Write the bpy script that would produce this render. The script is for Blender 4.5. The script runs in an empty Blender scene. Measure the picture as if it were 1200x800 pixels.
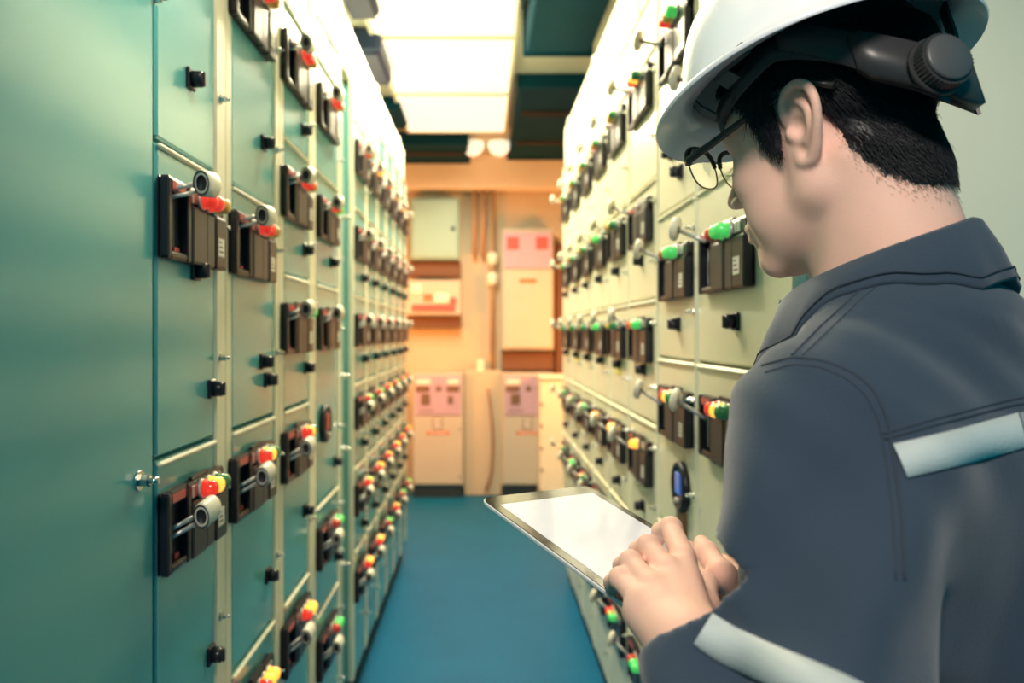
import bpy, math, random
import numpy as np
from mathutils import Vector, Matrix
from mathutils.bvhtree import BVHTree

random.seed(7)
scn = bpy.context.scene
COL = scn.collection

# ------------------------------------------------------------------ camera
F, VX, VY, EYE = 900.0, 565.0, 390.0, 1.35      # focal length in px of a 1200x800 frame, vanishing point, eye height
cam_d = bpy.data.cameras.new('camera')
cam = bpy.data.objects.new('camera', cam_d)
COL.objects.link(cam)
cam.location = (0, 0, EYE)
cam.rotation_euler = (math.pi / 2, 0, 0)
cam_d.sensor_width = 36.0
cam_d.lens = 36.0 * F / 1200.0
cam_d.shift_x = (600 - VX) / 1200.0
cam_d.shift_y = -(400 - VY) / 1200.0
cam_d.clip_start = 0.02
cam_d.dof.use_dof = True
cam_d.dof.focus_distance = 0.82
cam_d.dof.aperture_fstop = 4.0
scn.camera = cam

# ------------------------------------------------------------------ world, lights, exposure
scn.view_settings.view_transform = 'Standard'
scn.view_settings.look = 'None'
scn.view_settings.gamma = 1.0
scn.view_settings.use_curve_mapping = False
scn.view_settings.exposure = 0.0
world = bpy.data.worlds.new('world')
scn.world = world
world.use_nodes = True
bg = world.node_tree.nodes['Background']
bg.inputs[0].default_value = (0.0, 0.37, 0.47, 1)
bg.inputs[1].default_value = 0.70

def lamp(name, kind, loc, target, color, energy, **kw):
    d = bpy.data.lights.new(name, kind)
    d.color = color
    d.energy = energy
    for k, v in kw.items():
        setattr(d, k, v)
    o = bpy.data.objects.new(name, d)
    COL.objects.link(o)
    o.location = loc
    o.rotation_euler = (Vector(target) - Vector(loc)).to_track_quat('-Z', 'Y').to_euler()
    return o

# added warm spot, unseen behind the camera, to light the man
lamp('added_warm_spot', 'SPOT', (-0.30, -0.75, 2.55), (0.30, 0.68, 1.35), (1.0, 0.88, 0.78), 150, spot_size=math.radians(54), spot_blend=0.6, shadow_soft_size=0.18)
# added unseen spot that brightens the upper part of the near left cabinets
lamp('added_warm_spot', 'SPOT', (0.30, 0.75, 2.78), (-0.47, 0.95, 2.12), (1.0, 0.80, 0.54), 140, spot_size=math.radians(48), spot_blend=1.0, shadow_soft_size=0.15)
# added amber lights hidden behind the row ends, for the back wall's orange glow
lamp('added_amber_light', 'AREA', (-1.15, 5.35, 1.45), (0.1, 6.5, 1.3), (1.0, 0.27, 0.035), 30, shape='DISK', size=0.4)
lamp('added_amber_light', 'AREA', (1.15, 5.35, 1.45), (-0.1, 6.5, 1.3), (1.0, 0.29, 0.04), 28, shape='DISK', size=0.4)

# ------------------------------------------------------------------ materials
def mat(name, col, rough=0.5, metal=0.0, spec=0.5, var=0.06, vscale=6.0, bump=0.0, bscale=200.0, emit=None, estr=0.0,
        coat=0.0, sss=0.0, sss_col=None, alpha=1.0, transmission=0.0, ior=1.45, sheen=0.0, rvar=0.0):
    m = bpy.data.materials.new(name)
    m.use_nodes = True
    nt = m.node_tree
    b = nt.nodes['Principled BSDF']
    b.inputs['Roughness'].default_value = rough
    b.inputs['Metallic'].default_value = metal
    b.inputs['Specular IOR Level'].default_value = spec
    b.inputs['IOR'].default_value = ior
    tc = nt.nodes.new('ShaderNodeTexCoord')
    nz = nt.nodes.new('ShaderNodeTexNoise')
    nz.inputs['Scale'].default_value = vscale
    nz.inputs['Detail'].default_value = 5
    nt.links.new(tc.outputs['Object'], nz.inputs['Vector'])
    mx = nt.nodes.new('ShaderNodeMix')
    mx.data_type = 'RGBA'
    c = [max(0, min(1, x)) for x in col]
    mx.inputs[6].default_value = (*[max(0, x * (1 - var)) for x in c], 1)
    mx.inputs[7].default_value = (*[min(1, x * (1 + var)) for x in c], 1)
    nt.links.new(nz.outputs['Fac'], mx.inputs[0])
    nt.links.new(mx.outputs[2], b.inputs['Base Color'])
    if rvar:
        mr = nt.nodes.new('ShaderNodeMapRange')
        mr.inputs[3].default_value = rough - rvar
        mr.inputs[4].default_value = rough + rvar
        nt.links.new(nz.outputs['Fac'], mr.inputs[0])
        nt.links.new(mr.outputs[0], b.inputs['Roughness'])
    if bump:
        n2 = nt.nodes.new('ShaderNodeTexNoise')
        n2.inputs['Scale'].default_value = bscale
        n2.inputs['Detail'].default_value = 3
        nt.links.new(tc.outputs['Object'], n2.inputs['Vector'])
        bp = nt.nodes.new('ShaderNodeBump')
        bp.inputs['Strength'].default_value = bump
        bp.inputs['Distance'].default_value = 0.002
        nt.links.new(n2.outputs['Fac'], bp.inputs['Height'])
        nt.links.new(bp.outputs['Normal'], b.inputs['Normal'])
    if emit:
        b.inputs['Emission Color'].default_value = (*emit, 1)
        b.inputs['Emission Strength'].default_value = estr
    if coat:
        b.inputs['Coat Weight'].default_value = coat
        b.inputs['Coat Roughness'].default_value = 0.12
    if sss:
        b.inputs['Subsurface Weight'].default_value = sss
        b.inputs['Subsurface Radius'].default_value = sss_col or (0.01, 0.004, 0.002)
        b.inputs['Subsurface Scale'].default_value = 0.5
    if transmission:
        b.inputs['Transmission Weight'].default_value = transmission
    if alpha < 1:
        b.inputs['Alpha'].default_value = alpha
    if sheen:
        b.inputs['Sheen Weight'].default_value = sheen
        b.inputs['Sheen Roughness'].default_value = 0.5
    return m

M = {}
M['floor'] = mat('blue_floor_paint', (0.003, 0.12, 0.25), 0.5, spec=0.2, var=0.18, vscale=3, bump=0.15, bscale=60)
M['ceil'] = mat('ceiling_plaster', (0.52, 0.57, 0.48), 0.8, var=0.08)
M['wall'] = mat('wall_plaster', (0.52, 0.46, 0.34), 0.8, var=0.10, vscale=4, bump=0.2, bscale=90)
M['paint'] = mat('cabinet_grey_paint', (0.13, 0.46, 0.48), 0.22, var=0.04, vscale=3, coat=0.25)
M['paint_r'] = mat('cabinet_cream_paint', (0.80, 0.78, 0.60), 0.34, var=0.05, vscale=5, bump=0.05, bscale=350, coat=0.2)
M['post'] = mat('frame_post_paint', (0.86, 0.83, 0.64), 0.40, var=0.04)
M['carcass'] = mat('cabinet_carcass', (0.10, 0.15, 0.15), 0.6)
M['plinth'] = mat('plinth_black', (0.02, 0.035, 0.045), 0.5)
M['filler'] = mat('filler_strip_green', (0.30, 0.48, 0.42), 0.45, var=0.05)
M['black'] = mat('breaker_black_plastic', (0.012, 0.013, 0.022), 0.32, var=0.2, vscale=20)
M['black2'] = mat('breaker_charcoal_plastic', (0.035, 0.036, 0.048), 0.38, var=0.15, vscale=20)
M['silver'] = mat('label_silver', (0.62, 0.62, 0.58), 0.3, metal=0.5, var=0.1, vscale=60)
M['white'] = mat('sticker_white', (0.78, 0.76, 0.70), 0.5)
M['redlab'] = mat('sticker_red', (0.60, 0.10, 0.09), 0.4)
M['knobw'] = mat('knob_ivory', (0.80, 0.76, 0.62), 0.35)
M['knobd'] = mat('knob_dark_end', (0.03, 0.025, 0.03), 0.45)
M['chrome'] = mat('chrome', (0.75, 0.75, 0.72), 0.18, metal=1.0, var=0.02)
M['red'] = mat('lens_red', (0.75, 0.03, 0.02), 0.15, emit=(1.0, 0.04, 0.02), estr=0.55, coat=0.6)
M['red_off'] = mat('lens_red_unlit', (0.75, 0.06, 0.05), 0.15, coat=0.6)
M['amber'] = mat('lens_amber_lit', (0.9, 0.45, 0.05), 0.2, emit=(1.0, 0.42, 0.05), estr=1.6, coat=0.5)
M['amber_off'] = mat('lens_amber_unlit', (0.85, 0.50, 0.10), 0.2, coat=0.5)
M['green'] = mat('lens_green_lit', (0.10, 0.62, 0.16), 0.2, emit=(0.08, 1.0, 0.15), estr=0.3, coat=0.5)
M['green_off'] = mat('lens_green_unlit', (0.05, 0.28, 0.10), 0.15, coat=0.6)
M['diffuser'] = mat('lamp_diffuser', (0.9, 0.86, 0.7), 0.5, emit=(1.0, 0.94, 0.72), estr=1.0)
M['globe'] = mat('globe_lamp_glass', (0.9, 0.85, 0.7), 0.3, emit=(1.0, 0.92, 0.70), estr=0.9)
M['duct'] = mat('duct_dark_teal', (0.002, 0.045, 0.072), 0.8, spec=0.15, var=0.15)
M['junction'] = mat('junction_box_navy', (0.008, 0.03, 0.09), 0.45)
M['duct_in'] = mat('duct_brown', (0.035, 0.028, 0.026), 0.8, spec=0.2)
M['beam'] = mat('beam_cream', (0.86, 0.82, 0.66), 0.6, var=0.04)
M['lav'] = mat('panel_lavender', (0.46, 0.34, 0.44), 0.5, var=0.05)
M['boxgrey'] = mat('enclosure_grey', (0.50, 0.48, 0.40), 0.5, var=0.06)
M['brown'] = mat('shade_and_channel_brown', (0.16, 0.08, 0.045), 0.7, var=0.1)  # colours the strips modelled for shade, and the upright channel
M['pipe'] = mat('conduit_brown', (0.40, 0.27, 0.16), 0.5)
M['cable'] = mat('cable_brown', (0.22, 0.12, 0.07), 0.5)
M['sign'] = mat('sign_red', (0.62, 0.17, 0.07), 0.5)
M['inkd'] = mat('ink_brown', (0.17, 0.10, 0.06), 0.6)
M['bluescreen'] = mat('meter_blue_window', (0.06, 0.16, 0.5), 0.15, emit=(0.06, 0.2, 0.75), estr=0.35, coat=0.6)
M['bronze'] = mat('bar_bronze', (0.17, 0.10, 0.04), 0.4)
M['yellow'] = mat('tag_yellow', (0.80, 0.70, 0.15), 0.5)

# ------------------------------------------------------------------ mesh helpers
class MB:
    def __init__(self):
        self.v = []; self.f = []; self.mi = []; self.sm = []
    def add(self, v, f, mi=0, smooth=False):
        b = len(self.v)
        self.v.extend([tuple(p) for p in v])
        for q in f:
            self.f.append(tuple(b + i for i in q)); self.mi.append(mi); self.sm.append(smooth)
        return self
    def box(self, x0, x1, y0, y1, z0, z1, mi=0, c=0.0):
        if x0 > x1: x0, x1 = x1, x0
        if y0 > y1: y0, y1 = y1, y0
        if z0 > z1: z0, z1 = z1, z0
        if c <= 0:
            v = [(x, y, z) for z in (z0, z1) for y in (y0, y1) for x in (x0, x1)]
            f = [(0, 2, 3, 1), (4, 5, 7, 6), (0, 1, 5, 4), (2, 6, 7, 3), (0, 4, 6, 2), (1, 3, 7, 5)]
            return self.add(v, f, mi)
        c = min(c, (x1 - x0) * .45, (y1 - y0) * .45, (z1 - z0) * .45)
        V = []; idx = {}
        for sx in (0, 1):
            for sy in (0, 1):
                for sz in (0, 1):
                    X = (x0, x1)[sx]; Y = (y0, y1)[sy]; Z = (z0, z1)[sz]
                    dx = c if sx == 0 else -c; dy = c if sy == 0 else -c; dz = c if sz == 0 else -c
                    for a, p in (('x', (X, Y + dy, Z + dz)), ('y', (X + dx, Y, Z + dz)), ('z', (X + dx, Y + dy, Z))):
                        idx[(sx, sy, sz, a)] = len(V); V.append(p)
        fs = []
        I = lambda *k: idx[k]
        for s in (0, 1):
            q = [I(s, 0, 0, 'x'), I(s, 1, 0, 'x'), I(s, 1, 1, 'x'), I(s, 0, 1, 'x')]
            fs.append(q if s else q[::-1])
            q = [I(0, s, 0, 'y'), I(0, s, 1, 'y'), I(1, s, 1, 'y'), I(1, s, 0, 'y')]
            fs.append(q if s else q[::-1])
            q = [I(0, 0, s, 'z'), I(1, 0, s, 'z'), I(1, 1, s, 'z'), I(0, 1, s, 'z')]
            fs.append(q if s else q[::-1])
        for a in (0, 1):
            for b2 in (0, 1):
                fs.append([I(a, b2, 0, 'x'), I(a, b2, 1, 'x'), I(a, b2, 1, 'y'), I(a, b2, 0, 'y')][::(1 if (a ^ b2) else -1)])
                fs.append([I(a, 0, b2, 'x'), I(a, 1, b2, 'x'), I(a, 1, b2, 'z'), I(a, 0, b2, 'z')][::(-1 if (a ^ b2) else 1)])
                fs.append([I(0, a, b2, 'y'), I(1, a, b2, 'y'), I(1, a, b2, 'z'), I(0, a, b2, 'z')][::(1 if (a ^ b2) else -1)])
        for sx in (0, 1):
            for sy in (0, 1):
                for sz in (0, 1):
                    t = [I(sx, sy, sz, k) for k in 'xyz']
                    fs.append(t if (sx + sy + sz) % 2 else t[::-1])
        return self.add(V, fs, mi)
    def rings(self, rings, mi=0, closed=True, cap0=True, cap1=True, smooth=True):
        n = len(rings[0]); V = [p for r in rings for p in r]; fs = []
        for i in range(len(rings) - 1):
            for j in range(n if closed else n - 1):
                k = (j + 1) % n
                fs.append((i * n + j, i * n + k, (i + 1) * n + k, (i + 1) * n + j))
        self.add(V, fs, mi, smooth)
        b = len(self.v) - len(V)
        if closed and cap0: self.f.append(tuple(b + j for j in range(n))[::-1]); self.mi.append(mi); self.sm.append(False)
        if closed and cap1: self.f.append(tuple(b + (len(rings) - 1) * n + j for j in range(n))); self.mi.append(mi); self.sm.append(False)
        return self
    def lathe(self, p0, axis, prof, n=16, mi=0, smooth=True, caps=(True, True)):
        """prof: list of (distance along axis, radius)"""
        a = Vector(axis).normalized(); u = a.orthogonal().normalized(); w = a.cross(u); p0 = Vector(p0)
        rg = [[tuple(p0 + a * d + (u * math.cos(2 * math.pi * j / n) + w * math.sin(2 * math.pi * j / n)) * max(r, 1e-5)) for j in range(n)] for d, r in prof]
        return self.rings(rg, mi, True, caps[0], caps[1], smooth)
    def cyl(self, p0, p1, r, n=12, mi=0, r1=None, smooth=True):
        d = Vector(p1) - Vector(p0)
        return self.lathe(p0, d, [(0, r), (d.length, r if r1 is None else r1)], n, mi, smooth)
    def tube(self, pts, r, n=8, mi=0, closed=False):
        P = [Vector(p) for p in pts]; R = r if isinstance(r, (list, tuple)) else [r] * len(P)
        rg = []; u = None
        for i, p in enumerate(P):
            if closed: t = (P[(i + 1) % len(P)] - P[i - 1])
            else: t = (P[min(i + 1, len(P) - 1)] - P[max(i - 1, 0)])
            t.normalize()
            if u is None: u = t.orthogonal().normalized()
            else: u = (u - t * u.dot(t)).normalized()
            w = t.cross(u)
            rg.append([tuple(p + (u * math.cos(2 * math.pi * j / n) + w * math.sin(2 * math.pi * j / n)) * R[i]) for j in range(n)])
        if closed:
            return self.rings(rg + [rg[0]], mi, True, False, False)
        return self.rings(rg, mi)
    def mesh(self, name, mats):
        me = bpy.data.meshes.new(name)
        me.from_pydata(self.v, [], self.f)
        for m in (mats if isinstance(mats, (list, tuple)) else [mats]):
            me.materials.append(m)
        me.polygons.foreach_set('material_index', self.mi)
        me.polygons.foreach_set('use_smooth', self.sm)
        me.update()
        return me
    def build(self, name, mats, parent=None, loc=None):
        return link(name, self.mesh(name, mats), parent, loc)

def link(name, me, parent=None, loc=None, rot=None, scale=None):
    o = bpy.data.objects.new(name, me)
    COL.objects.link(o)
    if parent is not None: o.parent = parent
    if loc is not None: o.location = loc
    if rot is not None: o.rotation_euler = rot
    if scale is not None: o.scale = scale
    return o
def tag(o, label=None, cat=None, group=None, kind=None):
    if label: o['label'] = label
    if cat: o['category'] = cat
    if group: o['group'] = group
    if kind: o['kind'] = kind
    return o
def empty(name, loc=(0, 0, 0), rz=0.0):
    o = bpy.data.objects.new(name, None)
    o.empty_display_size = 0.05
    COL.objects.link(o)
    o.location = loc
    o.rotation_euler = (0, 0, rz)
    return o
def PX(px, py, Y):
    """point at depth Y seen at pixel (px, py)"""
    return Vector(((px - VX) * Y / F, Y, EYE - (py - VY) * Y / F))

# ------------------------------------------------------------------ room shell
YB = 6.57; ZC = 2.85; XW = 1.75
tag(MB().box(-XW, XW, -3.0, YB, -0.06, 0).build('floor', M['floor']), kind='structure', label='blue painted floor of the aisle between the switchgear rows')
tag(MB().box(-XW, XW, -3.0, YB, ZC, ZC + 0.06).build('ceiling', M['ceil']), kind='structure', label='pale grey green ceiling above the aisle')
tag(MB().box(-XW, XW, YB, YB + 0.08, 0, ZC).build('wall_back', M['wall']), kind='structure', label='ochre plaster wall at the end of the aisle')
tag(MB().box(-XW - 0.06, -XW, -3.0, YB, 0, ZC).build('wall_left', M['wall']), kind='structure', label='plaster wall behind the left cabinet row')
tag(MB().box(XW, XW + 0.06, 1.2, YB, 0, ZC).build('wall_right', M['wall']), kind='structure', label='plaster wall behind the right cabinet row')
tag(MB().box(-XW, XW, YB - 0.16, YB, 2.555, ZC, c=0.01).build('trim_1', M['beam']), kind='structure', label='cream beam across the top of the back wall')

# ceiling luminaires
ord4 = ['nearest', 'second', 'third', 'farthest']
for i in range(4):
    y0 = 2.0 + i * 0.905; y1 = y0 + 0.885
    t = empty('ceiling_light', (-0.187, (y0 + y1) / 2, ZC))
    tag(t, 'bright cream ceiling light panel, %s of the four in line along the aisle' % ord4[i], 'ceiling light', 'ceiling light panels')
    hw, hl = 0.343, (y1 - y0) / 2
    fr = MB()
    for s in (-1, 1):
        fr.box(s * hw, s * (hw + 0.02), -hl, hl, -0.045, 0, c=0.004)
        fr.box(-hw, hw, s * hl, s * (hl - 0.012), -0.045, 0, c=0.004)
    fr.build('frame', M['beam'], t)
    MB().box(-hw, hw, -hl + 0.012, hl - 0.012, -0.038, -0.010, c=0.006).build('diffuser', M['diffuser'], t)
    for q in (-0.5, 0.5):
        sp_ = lamp('light_source', 'SPOT', (0, q * hl, -0.050), (0, q * hl, -1.0), (1.0, 0.88, 0.60), 60, spot_size=math.radians(168), spot_blend=0.5, shadow_soft_size=0.06)
        sp_.parent = t
# two round bulkhead lamps under the ceiling
for i, px in enumerate((554, 585)):
    p = PX(px, 170, 6.05)
    t = empty('globe_lamp', (p.x, p.y, ZC))
    tag(t, 'round white globe lamp under the ceiling, %s of the pair' % ('left' if i == 0 else 'right'), 'lamp', 'round globe lamps')
    MB().lathe((0, 0, 0), (0, 0, -1), [(0, 0.05), (0.02, 0.05), (0.03, 0.03), (ZC - p.z - 0.07, 0.03)], 16).build('lamp_base', M['duct_in'], t)
    r = 0.086; dz = ZC - p.z
    MB().lathe((0, 0, -dz + r), (0, 0, -1), [(r * (1 - math.cos(a)), r * math.sin(a)) for a in [math.pi * k / 14 for k in range(15)]], 24).build('globe', M['globe'], t)

# dark ducts and junction boxes hung from the ceiling
def duct(x0, x1, y0, y1, z0, label, louvres=0, m='duct'):
    t = empty('ceiling_duct', ((x0 + x1) / 2, (y0 + y1) / 2, ZC))
    tag(t, label, 'duct')
    hx, hy = (x1 - x0) / 2, (y1 - y0) / 2
    MB().box(-hx, hx, -hy, hy, z0 - ZC, 0, c=0.012).build('duct_body', M[m], t)
    for s in (-1, 1):
        MB().box(-hx - 0.012, hx + 0.012, s * hy - 0.012, s * hy + 0.012, z0 - ZC - 0.012, 0, c=0.004).build('flange', M['duct'], t)
    for k in range(louvres):
        yy = -hy + (k + 0.7) * 2 * hy / (louvres + 0.4)
        MB().box(-hx + 0.04, hx - 0.04, yy - 0.05, yy + 0.05, z0 - ZC - 0.01, z0 - ZC, c=0.003).build('louvre', M['duct_in'], t)
    return t
duct(0.20, 0.50, 2.2, 3.55, 2.64, 'large dark teal air duct on the ceiling nearest the hard hat', 0)
duct(0.215, 0.70, 4.45, 6.30, 2.78, 'dark ceiling duct with brown louvres beside the farthest light panel', 2)
duct(-0.66, -0.11, 5.72, 6.34, 2.76, 'wide dark ceiling duct left of the round globe lamps', 1)
for i, (px, py, Y, w, l) in enumerate(((436, 64, 4.0, 0.15, 0.5), (420, 6, 3.3, 0.14, 0.36), (462, 128, 5.1, 0.13, 0.5))):
    x = (px - VX) * Y / F
    z = ZC - 0.13 if i == 0 else ZC - 0.08
    t = empty('junction_box', (x, Y, ZC))
    tag(t, ['square navy junction box on the ceiling over the left row', 'dark junction box at the top edge of the picture, over the left row', 'teal junction box at the far end of the light panels'][i], 'box', 'ceiling junction boxes')
    MB().box(-w / 2, w / 2, -l / 2, l / 2, z - ZC, 0, c=0.02).build('box_body', M['junction' if i < 2 else 'duct'], t)
    lid = MB().box(-w / 2 + 0.015, w / 2 - 0.015, -l / 2 + 0.015, l / 2 - 0.015, z - ZC - 0.008, z - ZC, c=0.004)
    lid.build('lid', M['junction' if i < 2 else 'duct'], t)

# ------------------------------------------------------------------ circuit breaker meshes (local x = right when facing the panel, -y = out of the panel)
BW, BH = 0.262, 0.118
def breaker_body():
    b = MB(); w, h = BW / 2, BH / 2
    b.box(-w, w, -0.010, 0.0, -h, h, 0, c=0.004)                                # back plate
    # framed lever bay on the left
    b.box(-w, -w + 0.016, -0.040, -0.010, -h, h, 0, c=0.004)
    b.box(-w + 0.016, -0.045, -0.036, -0.010, h - 0.020, h, 0, c=0.004)
    b.box(-w + 0.016, -0.045, -0.036, -0.010, -h, -h + 0.012, 0, c=0.004)
    b.box(-0.052, -0.036, -0.040, -0.010, -h, h, 0, c=0.003)
    b.box(-w + 0.022, -w + 0.030, -0.013, -0.010, -h + 0.018, h - 0.030, 2)      # pale slot
    b.box(-0.078, -0.060, -0.016, -0.010, -h + 0.012, -h + 0.020, 3)
    # raised switch block on the right, in three upright ribs
    b.box(-0.036, 0.028, -0.046, -0.010, -h, h - 0.030, 1, c=0.004)
    b.box(0.030, 0.072, -0.042, -0.010, -h, h - 0.030, 1, c=0.004)
    b.box(0.074, w, -0.046, -0.010, -h, h - 0.030, 0, c=0.004)
    b.box(-0.036, w, -0.034, -0.010, h - 0.029, h, 0, c=0.005)                   # lamp rail
    b.box(-0.020, 0.060, -0.028, -0.012, h, h + 0.006, 0, c=0.002)               # clip above
    return b.mesh('circuit_breaker', [M['black'], M['black2'], M['silver'], M['redlab']])
def breaker_plates():
    b = MB(); h = BH / 2
    b.box(-0.035, 0.106, -0.036, -0.032, h - 0.022, h - 0.009, 2, c=0.001)
    for i, (x, m) in enumerate(((-0.034, 0), (-0.022, 1), (-0.008, 0), (0.062, 0), (0.078, 0), (0.094, 0))):
        b.box(x, x + 0.010, -0.040, -0.034, h - 0.025, h - 0.006, m, c=0.001)
    return b.mesh('terminal_plates', [M['silver'], M['redlab'], M['black2']])
def bay_label():
    h = BH / 2
    return MB().box(-0.112, -0.060, -0.038, -0.036, h - 0.017, h - 0.005, 0, c=0.0005).mesh('bay_label', [M['redlab']])
def sticker():
    b = MB(); h = BH / 2
    b.box(0.082, 0.112, -0.0475, -0.046, -h + 0.022, -h + 0.052, 0)
    for k in range(3):
        b.box(0.086, 0.106 - 0.005 * k, -0.0480, -0.0475, -h + 0.028 + 0.008 * k, -h + 0.031 + 0.008 * k, 1)
    return b.mesh('sticker', [M['white'], M['inkd']])
def handle_tube():      # grip lying along the row, dark end towards the near side
    b = MB()
    for dz in (-0.006, 0.006):
        b.cyl((-0.098, -0.012, -0.004 + dz), (-0.055, -0.062, 0.014 + dz), 0.0035, 8, 0)
    b.lathe((-0.072, -0.066, 0.016), (1, -0.10, 0.12), [(0.0, 0.012), (0.0, 0.0185), (0.003, 0.0200), (0.040, 0.0200), (0.046, 0.017)], 24, 1, caps=(False, True))
    b.lathe((-0.072, -0.066, 0.016), (1, -0.10, 0.12), [(0.004, 0.0), (0.004, 0.0150), (-0.001, 0.0155), (-0.0012, 0.0185)], 24, 2, caps=(True, False))
    return b.mesh('handle', [M['silver'], M['knobw'], M['knobd']])
def handle_disc():      # mushroom knob on a rod
    b = MB(); a = Vector((-0.050, -0.062, 0.030)); p = Vector((-0.070, -0.030, 0.018))
    b.cyl(p, p + a * 1.0, 0.0045, 8, 0)
    b.lathe(p + a * 0.93, a, [(0, 0.010), (0.002, 0.0225), (0.006, 0.0245), (0.016, 0.0235), (0.020, 0.016)], 24, 1)
    b.lathe(p + a * 0.92, a, [(0, 0.007), (0.004, 0.007)], 12, 2)
    return b.mesh('handle', [M['silver'], M['knobw'], M['knobd']])
def lens(k, m):
    b = MB(); x = 0.004 + k * 0.029; z = BH / 2 - 0.016
    b.lathe((x, -0.030, z), (0, -1, 0), [(0, 0.0145), (0.010, 0.0145), (0.010, 0.0128), (0.030, 0.0128), (0.038, 0.0112), (0.043, 0.007), (0.045, 0.0)], 16, 1)
    b.lathe((x, -0.028, z), (0, -1, 0), [(0, 0.0155), (0.009, 0.0155)], 16, 0)
    return b.mesh('indicator_lamp', [M['silver'], m])
BR = breaker_body(); PLATES = breaker_plates(); STICK = sticker(); BAYL = bay_label(); H_TUBE = handle_tube(); H_DISC = handle_disc()
LENS = {(k, c): lens(k, M[c]) for k in range(3) for c in ('red', 'red_off', 'amber', 'amber_off', 'green', 'green_off')}
def knob_mesh():
    b = MB()
    b.box(-0.016, 0.016, -0.006, 0, -0.016, 0.016, 0, c=0.002)
    b.lathe((0, -0.006, 0), (0, -1, 0), [(0, 0.013), (0.014, 0.013), (0.017, 0.010)], 14, 0)
    b.box(-0.003, 0.003, -0.026, -0.022, -0.011, 0.011, 1, c=0.001)
    return b.mesh('lock_knob', [M['black'], M['black2']])
def bolt_mesh():
    b = MB()
    b.lathe((0, 0, 0), (0, -1, 0), [(0, 0.0085), (0.002, 0.0085)], 14, 0)
    b.lathe((0, -0.002, 0), (0, -1, 0), [(0, 0.0058), (0.007, 0.0058), (0.0085, 0.0045)], 6, 0, smooth=False)
    b.lathe((0, -0.0085, 0), (0, -1, 0), [(0, 0.003), (0.009, 0.003)], 8, 0)
    return b.mesh('bolt', [M['chrome']])
KNOB = knob_mesh(); BOLT = bolt_mesh()

def breaker(cab, x, z, side, lamps, raised=0.0, face=-0.018, sx=1.0, plain=False):
    o = link('circuit_breaker', BR, cab, (x, face, z), None, (sx, 0.45, 1))
    link('terminal_plates', PLATES, o)
    link('sticker', STICK, o)
    link('bay_label', BAYL, o)
    link('handle', H_TUBE if side == 'L' else H_DISC, o, (0, 0, raised), None, (1 / sx, 1.55, 1))
    for k, c in enumerate(lamps):
        if c: link('indicator_lamp', LENS[(k, c)], o, None, None, (1 / sx, 1.35, 1))
    return o

LIT = ('red', 'amber', 'green_off'); GRN = ('red_off', 'green', 'green'); RED = ('red', 'red', 'amber_off'); WRM = ('red', 'amber', 'amber'); MIX = ('red', 'amber_off', 'green'); OFF = ('red_off', 'amber_off', 'green_off'); WHT = ('amber_off', 'amber_off', 'green_off')

def cabinet(side, y0, y1, seams, label, paint, name='switchgear_cabinet', depth=0.62, top=2.25, post=0.05, knobs=(), lpost=0.047):
    """one column of the row; local frame: x right when facing it, -y out, origin on the floor at its middle"""
    D = 0.480 if side == 'L' else 0.463
    yc = (y0 + y1) / 2; w = (y1 - y0) / 2 - 0.0015
    c = empty(name, (-D, yc, 0) if side == 'L' else (D, yc, 0), math.pi / 2 if side == 'L' else -math.pi / 2)
    tag(c, label, 'cabinet', 'cabinets of the %s row' % ('left' if side == 'L' else 'right'))
    FR = -0.0                                                            # panel front lies at local y = -0.018 .. 0
    MB().box(-w, w, 0.0, depth, 0.10, top, 0, c=0.004).build('body', M[paint], c, None)
    MB().box(-w, w, 0.012, depth, 0.0, 0.10, 0).build('plinth', M['plinth'], c)
    s = [0.105] + sorted(EYE + q for q in seams) + [top - 0.004]
    px0 = -w + (post if side == 'L' else post * 0.4); px1 = w - (post if side == 'L' else post * 0.4)
    if side == 'L': px0 = -w + min(post, lpost); px1 = w - post
    for a, b in zip(s[:-1], s[1:]):
        p = MB().box(px0, px1, -0.018, -0.002, a + 0.003, b - 0.003, 0, c=0.004).build('drawer_panel', M[paint], c)
        MB().box(px0, px1, -0.024, -0.016, b - 0.012, b - 0.004, 0, c=0.003).build('panel_lip', M['post'], p)
    if w - px1 > 0.006: MB().box(px1 + 0.001, w, -0.021, 0.0, 0.10, top, 0, c=0.004).build('frame_post', M['post'], c)
    if px0 + w > 0.006: MB().box(-w, px0 - 0.001, -0.019, 0.0, 0.10, top, 0, c=0.004).build('frame_post', M['post'], c)
    for (kx, kz) in knobs:
        link('lock_knob', KNOB, c, (kx, -0.018, EYE + kz))
    for a, b in zip(s[:-1], s[1:]):
        if b - a > 0.2:
            for q in (0.3, 0.8):
                link('bolt', BOLT, c, ((px1 + w) / 2 - 0.006, -0.021, a + (b - a) * q))
    return c, w

# ------------------------------------------------------------------ left row
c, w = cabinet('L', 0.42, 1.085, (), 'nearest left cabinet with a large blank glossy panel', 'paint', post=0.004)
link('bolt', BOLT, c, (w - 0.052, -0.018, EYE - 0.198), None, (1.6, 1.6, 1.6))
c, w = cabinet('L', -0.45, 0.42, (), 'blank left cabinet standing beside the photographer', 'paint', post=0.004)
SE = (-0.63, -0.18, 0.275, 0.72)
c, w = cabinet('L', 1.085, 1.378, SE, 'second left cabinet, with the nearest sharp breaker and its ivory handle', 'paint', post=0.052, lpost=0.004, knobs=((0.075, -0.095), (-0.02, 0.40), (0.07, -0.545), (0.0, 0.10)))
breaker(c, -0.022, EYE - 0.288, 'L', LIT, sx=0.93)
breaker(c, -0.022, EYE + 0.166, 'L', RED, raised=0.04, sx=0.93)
breaker(c, -0.022, EYE - 0.745, 'L', WRM, sx=0.93)
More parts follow.
